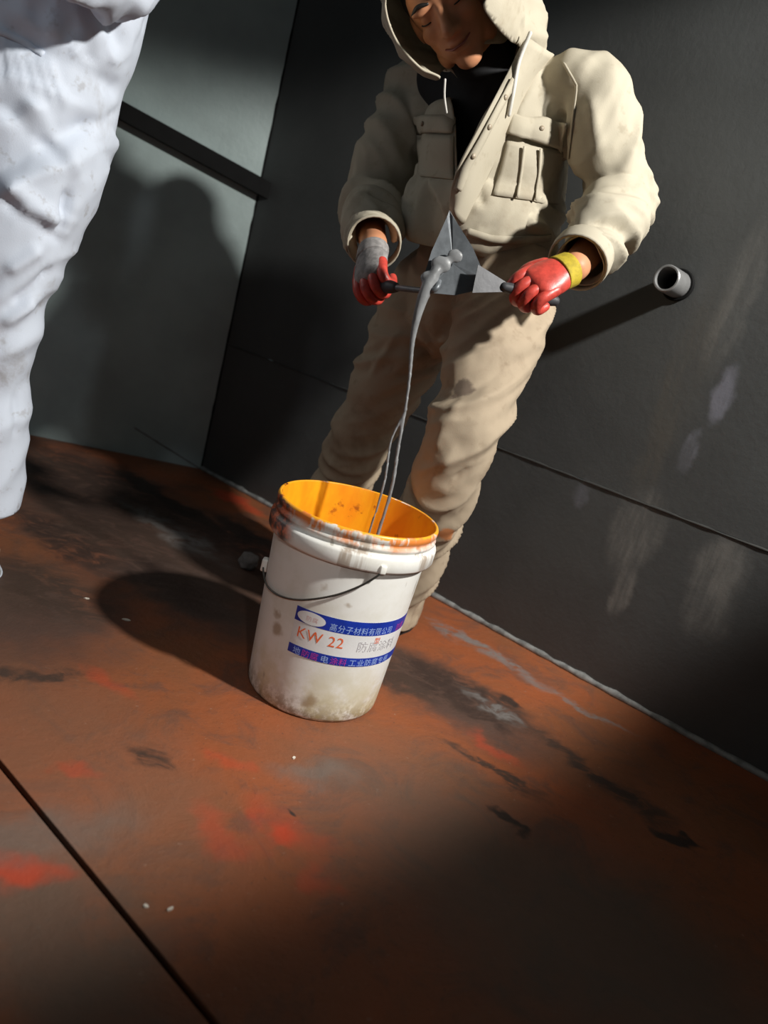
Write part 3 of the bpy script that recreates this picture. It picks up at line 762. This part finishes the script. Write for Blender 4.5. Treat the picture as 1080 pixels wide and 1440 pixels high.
# right-hand pocket (his left breast): body with pleats, flap, button
sub('pocket', patch(jt, [(712, 196), (794, 212), (786, 290), (690, 276)], 12, 10, 0.003, 0.003, 0.006), JACKET)
for a, b in (((735, 205), (724, 282)), ((757, 208), (748, 286))):
    sub('pocket_pleat', strip(jt, [a, ((a[0] + b[0]) / 2, (a[1] + b[1]) / 2), b], 0.007, 0.012, 0.002), JACKET)
sub('pocket_flap', patch(jt, [(716, 160), (804, 172), (793, 214), (709, 190)], 12, 6, 0.012, 0.004, 0.006), JACKET)
sub('pocket', patch(jt, [(584, 188), (640, 190), (640, 255), (590, 250)], 8, 8, 0.003, 0.003, 0.004), JACKET)
sub('pocket_flap', patch(jt, [(584, 162), (640, 164), (640, 190), (584, 188)], 8, 5, 0.008, 0.004, 0.004), JACKET)
def button(x, y, off):
    p, n = onto(jt, x, y, off); bm = bmesh.new()
    bmesh.ops.create_cone(bm, cap_ends=True, segments=16, radius1=0.0055, radius2=0.0045, depth=0.003, matrix=Matrix.Translation(p) @ n.to_track_quat('Z', 'Y').to_matrix().to_4x4())
    sub('button', bm_mesh(bm), BUTTON)
button(757, 184, 0.020); button(602, 176, 0.015)
# placket band down the lit front edge, collar leaf, cuffs, hem band
# the open front edge stands away from the chest
aA = [(775, 60), (752, 105), (728, 150), (712, 195), (690, 240), (668, 285), (650, 318)]
aB = [(738, 50), (716, 100), (692, 142), (668, 188), (646, 228), (634, 262), (633, 292)]
dB = [0.085, 0.095, 0.095, 0.09, 0.08, 0.06, 0.035]
bm = bmesh.new(); rows = []
for (ax, ay), (bx, by), d in zip(aA, aB, dB):
    p, n = onto(jt, ax, ay, -0.004); q = W(bx, by, onto(jt, (ax + bx) / 2, (ay + by) / 2)[0].y - d)
    row = []
    for k in range(7):
        t = k / 6; c = p.lerp(q, t) + (n * 0.012 + V((0, -0.012, 0))) * math.sin(math.pi * t)
        row.append(bm.verts.new(c + n * 0.004 * noise.noise(V((ay * 0.03, t * 3, 2)))))
    rows.append(row)
for r0, r1 in zip(rows, rows[1:]):
    for k in range(6): bm.faces.new((r0[k], r0[k + 1], r1[k + 1], r1[k]))
lm = evaluated(bm_mesh(bm), [('SUBSURF', dict(levels=2)), ('SOLIDIFY', dict(thickness=0.005, offset=0.0))])
sub('front_flap', lm, JACKET, None)
lt = bvh(lm)
sub('placket', strip(lt, [(722, 112), (698, 155), (676, 198), (654, 238), (643, 268)], 0.020, 0.003, 0.003), JACKET)
def fbutton(x, y):
    p, n = onto(lt, x, y, 0.006); bm = bmesh.new()
    bmesh.ops.create_cone(bm, cap_ends=True, segments=16, radius1=0.0055, radius2=0.0045, depth=0.003, matrix=Matrix.Translation(p) @ n.to_track_quat('Z', 'Y').to_matrix().to_4x4())
    sub('button', bm_mesh(bm), BUTTON)
for q in ((708, 137), (686, 178), (664, 219)): fbutton(*q)
sub('placket', strip(jt, [(632, 122), (645, 168), (648, 215)], 0.018, 0.004, 0.003), JACKET)
sub('shoulder_seam', strip(jt, [(778, 66), (812, 120), (806, 170), (800, 225)], 0.006, 0.002, 0.002), JACKET)
sub('hem_band', strip(jt, [(655, 325), (690, 336), (730, 338), (775, 333)], 0.020, 0.003, 0.003), JACKET)
def cuff(c, d, r, mat):
    d = d.normalized(); bm = bmesh.new()
    chain(bm, [(c - d * 0.02, r), (c, r * 1.03), (c + d * 0.018, r * 1.0)], n=28, sub=3, cap=False)
    for f in [f for f in bm.faces if len(f.verts) > 4]: bm.faces.remove(f)
    me = evaluated(bm_mesh(bm), [('SOLIDIFY', dict(thickness=0.004, offset=1.0))])
    sub('cuff', me, mat)
cuff(cL, wrL - elL, 0.055, JACKET); cuff(cR, wrR - elR, 0.054, JACKET)
# hood
bm = bmesh.new()
ball(bm, hd(0.018, 0.00, 0.02), (0.140, 0.175, 0.158), HR)
chain(bm, [(hd(0.02, 0.05, -0.02), 0.118), (hd(0.03, 0.07, -0.11), 0.105), (neck0 + V((0, 0.05, 0.0)), 0.10)], n=20)
hm_ = blob(bm, 0.007, 6)
folds(hm_, [(hd(0, 0.03, 0.12), hd(0, 0.05, -0.1), 0.006, 0.008, 16, 8, 0.5)], (), 9.0)
bm = bmesh.new(); bm.from_mesh(hm_)
HI = HM.inverted()
def hood_hole(p):
    q = HI @ p
    if q.x > 0.085: return q.y < (-0.105 if q.z > -0.01 else -0.15)
    return q.y < -0.105 + 0.55 * max(0, -q.z - 0.03) or (q.y < 0.03 and q.z < -0.085)
bmesh.ops.delete(bm, geom=[f for f in bm.faces if hood_hole(f.calc_center_median())], context='FACES')
relax_border(bm, 14); bm.to_mesh(hm_); bm.free()
hood = child(link('hood', shell(hm_, 0.004), JACKET), man)
# drawstrings hanging from the hood
def cordo(pts, r):
    o = link('drawstring', tube_mesh(pts, r), CORD); child(o, man); return o
cordo([onto(lt, 738, 60, 0.012)[0] + V((0, 0, 0.016)), onto(lt, 729, 88, 0.006)[0], onto(lt, 719, 125, 0.006)[0], onto(lt, 712, 160, 0.006)[0]], 0.0040)
cordo([W(626, 112, 1.66), W(625, 135, 1.66), W(628, 158, 1.665)], 0.0022)

# gloves: palm, four fingers curled, thumb
def glove(wr, dirn, palm_n, curl_to, mat_f, mat_p, mat_c, lab):
    d = dirn.normalized(); n = (palm_n - d * palm_n.dot(d)).normalized(); s = d.cross(n).normalized()
    def L(a, b, c): return wr + d * a + s * b + n * c
    g = empty('glove', tuple(wr)); child(g, man); tag(g, lab)
    bm = bmesh.new()
    chain(bm, [(L(0.030, 0, 0), 0.034, 0.026), (L(0.060, 0, 0.002), 0.041, 0.024), (L(0.090, 0, 0.004), 0.042, 0.020)], s, n=18)
    pm = link('palm', blob(bm, 0.004, 4), mat_p)
    # fingers curl toward the palm side n
    parts = [pm]
    for i, (b, ln, off) in enumerate(((-0.031, 0.90, 0.090), (-0.0105, 1.0, 0.095), (0.0105, 0.96, 0.093), (0.031, 0.80, 0.086))):
        bm = bmesh.new()
        chain(bm, [(L(off - 0.012, b, 0.002), 0.0125), (L(off + 0.022 * ln, b * 1.04, 0.008), 0.0118), (L(off + 0.034 * ln, b * 1.04, 0.030 * ln), 0.0112), (L(off + 0.018 * ln, b, 0.050 * ln), 0.0105), (L(off - 0.004, b * 0.95, 0.050 * ln), 0.0095)], n=12, sub=4)
        parts.append(link('finger', blob(bm, 0.003, 3), mat_f))
    bm = bmesh.new()
    chain(bm, [(L(0.045, -0.034, 0.006), 0.0155), (L(0.072, -0.050, 0.022), 0.0135), (L(0.095, -0.040, 0.042), 0.0120), (L(0.105, -0.018, 0.056), 0.0100)], n=12, sub=4)
    parts.append(link('thumb', blob(bm, 0.003, 3), mat_f))
    bm = bmesh.new(); chain(bm, [(L(0.012, 0, 0), 0.035, 0.031), (L(0.026, 0, 0), 0.036, 0.030), (L(0.042, 0, 0), 0.037, 0.028)], s, n=24, cap=False)
    parts.append(link('glove_cuff', evaluated(bm_mesh(bm), [('BEVEL', dict(width=0.002, segments=2))]), mat_c))
    for o in parts: o.parent = g; o.matrix_parent_inverse = Matrix.Translation(-wr)
    return L
LL = glove(wrL, hdirL, V((-0.15, 0.55, -0.85)), None, GLOVE_RED, GLOVE_RED, GLOVE_YEL, 'red coated work glove with a yellow knit cuff')
LR = glove(wrR, hdirR, V((0.75, 0.35, -0.55)), None, GLOVE_RED, GLOVE_GREY, GLOVE_GREY, 'grimy grey and red work glove closed on the trowel handle')
# shoes
SHOE = plain('dusty_black_boot', (0.03, 0.028, 0.026), 0.6)
SOLE = plain('boot_sole', (0.02, 0.018, 0.016), 0.8)
def shoe(a, d, par, mat, sole, name='boot', h=0.10):
    d = V(d).normalized(); sd = V((-d.y, d.x, 0)); b = V((a.x, a.y, 0))
    bm = bmesh.new()
    chain(bm, [(b - d * 0.035 + V((0, 0, 0.048)), 0.036, 0.034), (b + d * 0.03 + V((0, 0, 0.050)), 0.038, 0.036), (b + d * 0.10 + V((0, 0, 0.042)), 0.044, 0.029), (b + d * 0.165 + V((0, 0, 0.034)), 0.038, 0.021)], sd, n=20)
    chain(bm, [(b + V((0, 0, 0.05)), 0.040), (b + V((0, 0, h)), 0.043)], n=20)
    u = child(link(name, blob(bm, 0.005, 4), mat), par)
    half = [(-0.070, 0.012), (-0.062, 0.026), (-0.03, 0.036), (0.03, 0.039), (0.09, 0.046), (0.13, 0.045), (0.165, 0.036), (0.188, 0.014)]
    ol = [(t, wd) for t, wd in half] + [(t, -wd) for t, wd in half[::-1]]
    bm = bmesh.new()
    lo = [bm.verts.new(b + d * t + sd * q + V((0, 0, 0.0005))) for t, q in ol]; hi = [bm.verts.new(b + d * t + sd * q + V((0, 0, 0.018))) for t, q in ol]
    bm.faces.new(lo[::-1]); bm.faces.new(hi)
    for i in range(len(ol)): bm.faces.new((lo[i], lo[(i + 1) % len(ol)], hi[(i + 1) % len(ol)], hi[i]))
    bmesh.ops.recalc_face_normals(bm, faces=bm.faces)
    o = link('sole', bm_mesh(bm), sole, None, False); o.parent = u
    return u
shoe(ankL, (-0.55, -0.83, 0), man, SHOE, SOLE); shoe(ankR, (-0.35, -0.9, 0), man, SHOE, SOLE)

# ------------------------------------------------------------------ trowel, scraper, putty
STEEL = plain('putty_smeared_steel', (0.17, 0.185, 0.20), 0.45, 0.25, var=0.3, scale=40)
GRIP = plain('dark_grip', (0.05, 0.05, 0.055), 0.5)
PUTTY = plain('grey_putty', (0.24, 0.245, 0.25), 0.4, var=0.25, scale=40)
ap, bl, br_ = W(632, 296, 1.53), W(588, 412, 1.50), W(692, 404, 1.50)
ctr = (ap + bl + br_) / 3
tr = empty('trowel', tuple(ctr)); tag(tr, 'grey pointed steel trowel held upright in the gloved hand over the pail', 'trowel')
nb = (br_ - bl).cross(ap - bl).normalized()
if nb.dot(CAM - ctr) < 0: nb = -nb
bm = bmesh.new()
out = []
mid_b = (bl + br_) / 2
ol = [ap, ap + (br_ - ap) * 0.08 + nb * 0, ap + (br_ - ap) * 0.5 + (br_ - bl) * 0.03, br_ - (br_ - mid_b) * 0.04 + (ap - br_) * 0.10, br_ - (br_ - bl) * 0.10, mid_b - (ap - mid_b) * 0.06, bl + (br_ - bl) * 0.10, bl + (ap - bl) * 0.10, ap + (bl - ap) * 0.5 - (br_ - bl) * 0.03, ap + (bl - ap) * 0.08]
fv = [bm.verts.new(p + nb * 0.004 * math.sin(i)) for i, p in enumerate(ol)]; cv = bm.verts.new(ctr - nb * 0.002)
for i in range(len(fv)): bm.faces.new((cv, fv[i], fv[(i + 1) % len(fv)]))
me = evaluated(bm_mesh(bm), [('SUBSURF', dict(levels=2, subdivision_type='SIMPLE')), ('SOLIDIFY', dict(thickness=0.0022, offset=0.0))])
child(link('blade', me, STEEL, None, False), tr)
gR = LR(0.098, 0, 0.028)          # inside the curled fingers
sdR = (LR(0, 1, 0) - LR(0, 0, 0))
tang0 = bl + (br_ - bl) * 0.18 + nb * 0.004
hdl = (tang0 - gR).normalized()
bm = bmesh.new(); chain(bm, [(tang0 + (ctr - tang0) * 0.35 + nb * 0.002, 0.005), (tang0 + nb * 0.006, 0.0055), (gR + hdl * 0.060, 0.006)], n=10)
child(link('tang', bm_mesh(bm), STEEL), tr)
bm = bmesh.new(); chain(bm, [(gR + hdl * 0.066, 0.010), (gR + hdl * 0.045, 0.0135), (gR, 0.014), (gR - hdl * 0.045, 0.0145), (gR - hdl * 0.06, 0.011)], n=16)
child(link('handle', bm_mesh(bm), GRIP), tr)
# scraper in the red glove
gL = LL(0.098, 0, 0.028)
tip = W(668, 392, 1.485); hdl = (tip - gL).normalized()
sc = empty('scraper', tuple(gL)); tag(sc, 'dark flat scraper gripped in the red glove beside the trowel', 'scraper')
bm = bmesh.new(); chain(bm, [(gL + hdl * 0.055, 0.009), (gL + hdl * 0.02, 0.0125), (gL - hdl * 0.03, 0.013), (gL - hdl * 0.05, 0.010)], n=16)
child(link('handle', bm_mesh(bm), GRIP), sc)
bm = bmesh.new(); u_ = hdl; v_ = nb.cross(u_).normalized()
pts = [gL + u_ * 0.05 - v_ * 0.008, gL + u_ * 0.05 + v_ * 0.008, tip + v_ * 0.026, tip - v_ * 0.026]
bm.faces.new([bm.verts.new(p) for p in pts])
child(link('blade', evaluated(bm_mesh(bm), [('SOLIDIFY', dict(thickness=0.002, offset=0.0))]), plain('dark_steel', (0.06, 0.06, 0.065), 0.4, 0.3), None, False), sc)

# putty running off the trowel into the pail
bm = bmesh.new()
pp = [(614, 380), (600, 405), (588, 440), (580, 480), (576, 530), (570, 575), (560, 630), (550, 690)]
fw = [1.497, 1.492, 1.49, 1.488, 1.485, 1.48, 1.472, 1.460]
rr = [0.010, 0.012, 0.009, 0.0055, 0.0040, 0.0036, 0.0040, 0.0042]
strand = [(W(x, y, f), r) for (x, y), f, r in zip(pp, fw, rr)]
end = strand[-1][0]
strand += [(V((end.x - 0.004, end.y, 0.30)), 0.0045), (V((end.x - 0.006, end.y, 0.185)), 0.008)]
chain(bm, strand, n=12)
chain(bm, [(W(572, 575, 1.480), 0.003), (W(550, 620, 1.475), 0.0032), (W(540, 680, 1.465), 0.0034), (V((end.x - 0.02, end.y, 0.30)), 0.003), (V((end.x - 0.012, end.y, 0.185)), 0.006)], n=10)
for (x, y, f, a, b) in ((620, 372, 1.498, 0.020, 0.007), (604, 392, 1.496, 0.018, 0.009), (640, 360, 1.500, 0.016, 0.005)):
    ball(bm, W(x, y, f), (a, b, a * 0.8))
bmesh.ops.create_cone(bm, cap_ends=True, segments=48, radius1=0.136, radius2=0.1385, depth=0.05, matrix=Matrix.Translation((BX, BY, 0.165)))
ball(bm, (end.x - 0.008, end.y, 0.190), (0.05, 0.05, 0.012))
pm = blob(bm, 0.0032, 3)
tag(link('putty', pm, PUTTY), 'grey putty strand running off the trowel down into the pail', 'putty')

# ------------------------------------------------------------------ the worker in white overalls
WHITE = cloth_mat('white_coverall_fabric', (0.60, 0.65, 0.74), (0.30, 0.28, 0.27), 0.57, 0.74, 0.55, 7, 0.55)
wm = empty('person', (-0.90, 1.55, 0)); tag(wm, 'worker in smudged white disposable overalls at the left edge, cropped above the waist', 'person')
wp = V((-0.900, 1.56, 0.90))
lkA, lkB = V((-0.832, 1.50, 0.52)), V((-1.080, 1.62, 0.52))
laA, laB = V((-0.840, 1.50, 0.10)), V((-1.100, 1.64, 0.10))
lhA, lhB = V((-0.830, 1.53, 0.88)), V((-1.000, 1.60, 0.88))
wwa, wch = V((-0.890, 1.57, 1.05)), V((-0.880, 1.58, 1.30))
wnk, whd = V((-0.900, 1.56, 1.48)), V((-0.920, 1.52, 1.62))
wsA, wsB = V((-0.700, 1.54, 1.40)), V((-1.070, 1.64, 1.40))
weA, weB = V((-0.660, 1.42, 1.17)), V((-1.220, 1.52, 1.15))
whA, whB = V((-0.740, 1.22, 1.16)), V((-1.200, 1.28, 1.08))
wsd = (wsA - wsB).normalized()
bm = bmesh.new()
ball(bm, whd, (0.075, 0.092, 0.112)); ball(bm, whd + V((0, -0.05, -0.05)), (0.052, 0.045, 0.06))
ball(bm, whd + V((0, -0.098, -0.02)), (0.013, 0.016, 0.018)); ball(bm, whd + V((0, -0.085, -0.095)), (0.024, 0.02, 0.02))
for s in (-1, 1):
    ball(bm, whd + V((0.03 * s, -0.078, 0.012)), (0.016, 0.012, 0.01)); ball(bm, whd + V((0.075 * s, 0.01, -0.01)), (0.009, 0.02, 0.03))
ball(bm, whd + V((0, -0.086, -0.055)), (0.022, 0.010, 0.006)); ball(bm, whd + V((0, -0.084, -0.067)), (0.018, 0.010, 0.006))
chain(bm, [(whd - V((0, 0, 0.05)), 0.052), (wnk, 0.055), (wch, 0.06)])
chain(bm, [(wp, 0.12, 0.085), (wwa, 0.115, 0.085), (wch, 0.14, 0.09), (wch + V((0, 0, 0.1)), 0.12, 0.07)], wsd)
for s_, e_, h_ in ((wsA, weA, whA), (wsB, weB, whB)):
    chain(bm, [(s_, 0.05), (e_, 0.04), (h_, 0.028)]); chain(bm, [(wch + V((0, 0, 0.08)), 0.06), (s_, 0.052)])
    d = (h_ - e_).normalized(); sdv = d.cross(V((0, 0, 1))).normalized(); dn = sdv.cross(d).normalized() * -1
    if dn.z > 0: dn = -dn
    chain(bm, [(h_, 0.030, 0.02), (h_ + d * 0.05, 0.04, 0.019), (h_ + d * 0.085, 0.040, 0.016)], sdv)
    for k, b in enumerate((-0.030, -0.010, 0.010, 0.030)):
        ln = (0.9, 1.0, 0.95, 0.78)[k]
        chain(bm, [(h_ + d * 0.075 + sdv * b, 0.0095), (h_ + d * (0.085 + 0.035 * ln) + sdv * b * 1.05 + dn * 0.008, 0.0085), (h_ + d * (0.085 + 0.058 * ln) + sdv * b * 1.05 + dn * 0.028, 0.0078), (h_ + d * (0.085 + 0.062 * ln) + sdv * b + dn * 0.048, 0.007)], n=10, sub=3)
    chain(bm, [(h_ + d * 0.03 - sdv * 0.028, 0.013), (h_ + d * 0.058 - sdv * 0.052 + dn * 0.012, 0.011), (h_ + d * 0.088 - sdv * 0.058 + dn * 0.026, 0.009)], n=10, sub=3)
for h_, k_, a_ in ((lhA, lkA, laA), (lhB, lkB, laB)):
    chain(bm, [(h_, 0.075), ((h_ + k_) / 2, 0.066), (k_, 0.05), ((k_ + a_) / 2, 0.046), (a_, 0.034), (a_ - V((0, 0, 0.05)), 0.032)])
child(link('body', blob(bm, 0.0055, 2), SKIN), wm)
bm = bmesh.new()
def wleg(h, k, a, dx):
    chain(bm, [(h, 0.135), ((h + k) / 2 + V((dx, 0, 0.06)), 0.118), (k + V((0, 0, 0.06)), 0.082), (k + V((0, 0, -0.05)), 0.078), ((k + a) / 2, 0.085), (a + V((0, 0, 0.06)), 0.100), (a - V((0, 0, 0.03)), 0.104)], n=24)
wleg(lhA, lkA, laA, 0.0); wleg(lhB, lkB, laB, 0.0)
chain(bm, [(V((-0.915, 1.57, 0.78)), 0.17, 0.14), (V((-0.910, 1.57, 0.92)), 0.215, 0.165), (V((-0.900, 1.57, 1.04)), 0.215, 0.165), (V((-0.890, 1.57, 1.12)), 0.225, 0.17), (wch, 0.215, 0.155), (wch + V((0, 0, 0.10)), 0.17, 0.11), (wnk, 0.08, 0.08)], wsd, n=28)
for s_, e_, h_ in ((wsA, weA, whA), (wsB, weB, whB)):
    chain(bm, [(s_ + (wch - s_) * 0.3, 0.085), (s_, 0.085), (e_, 0.075), (h_, 0.052)], n=20)
ball(bm, whd + V((0, 0.035, 0.0)), (0.105, 0.115, 0.145)); chain(bm, [(whd + V((0, 0.05, -0.05)), 0.10), (wnk + V((0, 0.03, 0)), 0.09)])
cm = blob(bm, 0.0070, 6)
ct = bvh(cm)
segs = [(lhA, lkA, 0.014, 0.016, 8, 2.2, -0.9), (lkA, laA, 0.010, 0.005, 8, 2.5, -1.0), (lhB, lkB, 0.010, 0.012, 13, 6, 0.8), (lkB, laB, 0.010, 0.005, 18, 6, 0.7), (wp, wwa, 0.011, 0.009, 7, 2.4, 0.8), (wwa, wch, 0.010, 0.009, 7, 2.4, 0.8),
        (wsA, weA, 0.009, 0.011, 16, 7, 0.7), (weA, whA, 0.012, 0.009, 22, 8, 0.6), (wsB, weB, 0.009, 0.011, 16, 7, 0.7), (weB, whB, 0.012, 0.009, 22, 8, 0.6)]
strokes = [st(ct, (20, 50), (160, 125), 0.016, -0.041), st(ct, (30, 20), (200, 75), 0.016, 0.024), st(ct, (0, 45), (170, 150), 0.011, 0.020), st(ct, (90, 170), (190, 120), 0.011, 0.017), st(ct, (105, 185), (165, 155), 0.009, -0.015),
           st(ct, (0, 150), (95, 230), 0.015, -0.024), st(ct, (30, 130), (110, 250), 0.014, 0.019), st(ct, (0, 250), (85, 320), 0.016, 0.024), st(ct, (0, 275), (80, 335), 0.011, -0.020), st(ct, (20, 290), (100, 310), 0.010, 0.015),
           st(ct, (95, 260), (80, 330), 0.010, -0.020), st(ct, (140, 280), (85, 330), 0.011, 0.015), st(ct, (60, 345), (5, 385), 0.011, 0.015), st(ct, (75, 370), (10, 430), 0.010, -0.015), st(ct, (50, 420), (0, 460), 0.010, 0.014),
           st(ct, (30, 550), (20, 620), 0.009, -0.009)]
strokes += [st(ct, (x, 40 + 0.6 * max(x, 0)), (x + 14 + x * 0.2, 120 + 0.5 * max(x, 0)), 0.006, 0.007) for x in range(-40, 70, 15)]
folds(cm, segs, strokes, 12.0, 0.0008, 3)
cm = cut(cm, [(laA + V((0, 0, 0.055)), (0.1, 0.1, -1), 0.17), (laB + V((0, 0, 0.055)), (0, 0, -1), 0.17), (whA, whA - weA, 0.10), (whB, whB - weB, 0.10)])
bm = bmesh.new(); bm.from_mesh(cm)
bmesh.ops.delete(bm, geom=[f for f in bm.faces if (lambda q: q.y < -0.035 and -0.13 < q.z < 0.095)(f.calc_center_median() - whd)], context='FACES')
relax_border(bm, 8); bm.to_mesh(cm); bm.free()
cov = child(link('coverall', shell(cm, 0.003), WHITE), wm)
# gathered elastic at the waist
wtree = bvh(cov.data)
o = link('waist_elastic', strip(wtree, [(-90, 14), (-40, 26), (0, 44), (35, 60), (62, 78)], 0.014, 0.0005, 0.004), WHITE); o.parent = cov
CREAM = plain('cream_shoe', (0.62, 0.52, 0.36), 0.6)
shoe(laA + V((0, 0.0, 0)), (-0.75, -0.6, 0), wm, CREAM, CREAM, 'shoe', 0.075); shoe(laB, (-0.6, -0.75, 0), wm, CREAM, CREAM, 'shoe', 0.075)

# ------------------------------------------------------------------ small things on the floor
bm = bmesh.new(); lp = fl(347, 800)
ball(bm, (lp[0], lp[1], 0.024), (0.026, 0.024, 0.025))
me = blob(bm, 0.004, 2); co = coords(me); no = normals(me)
put(me, co + no * np.array([0.006 * noise.noise(V(c * 70)) for c in co])[:, None])
tag(link('rubble_lump', me, plain('grey_rubble', (0.16, 0.145, 0.135), 0.8, scale=60)), 'small round grey lump on the floor left of the pail', 'lump')
CHIP = plain('pale_paint_flake', (0.75, 0.68, 0.58), 0.6)
def chip(x, y, s, lab, rot):
    px, py = fl(x, y); bm = bmesh.new(); n = 7
    a = [bm.verts.new((s * random.uniform(0.6, 1.1) * math.cos(2 * math.pi * k / n), 0.55 * s * random.uniform(0.6, 1.1) * math.sin(2 * math.pi * k / n), 0.001 + 0.002 * random.random())) for k in range(n)]
    bm.faces.new(a)
    r = bmesh.ops.extrude_face_region(bm, geom=bm.faces[:])
    for v in [e for e in r['geom'] if isinstance(e, bmesh.types.BMVert)]: v.co.z = 0.0
    bmesh.ops.recalc_face_normals(bm, faces=bm.faces)
    o = link('paint_flake', bm_mesh(bm), CHIP, None, False); o.location = (px, py, 0.0); o.rotation_euler = (0, 0, rot)
    tag(o, lab, 'flake', 'pale flakes on the floor')
chip(205, 1275, 0.005, 'pale flake beside the floor seam, left of a matching pair', 0.2)
chip(239, 1279, 0.005, 'pale flake right of its twin, just off the floor seam', 0.9)
chip(178, 872, 0.010, 'greyish pale flake on reddish floor, left of the pail shadow', 0.1)
chip(413, 1066, 0.005, 'pale flake on bare floor in front of the pail', 1.2)
chip(122, 842, 0.007, 'pale flake on the stained floor near the white overalls', 0.4)
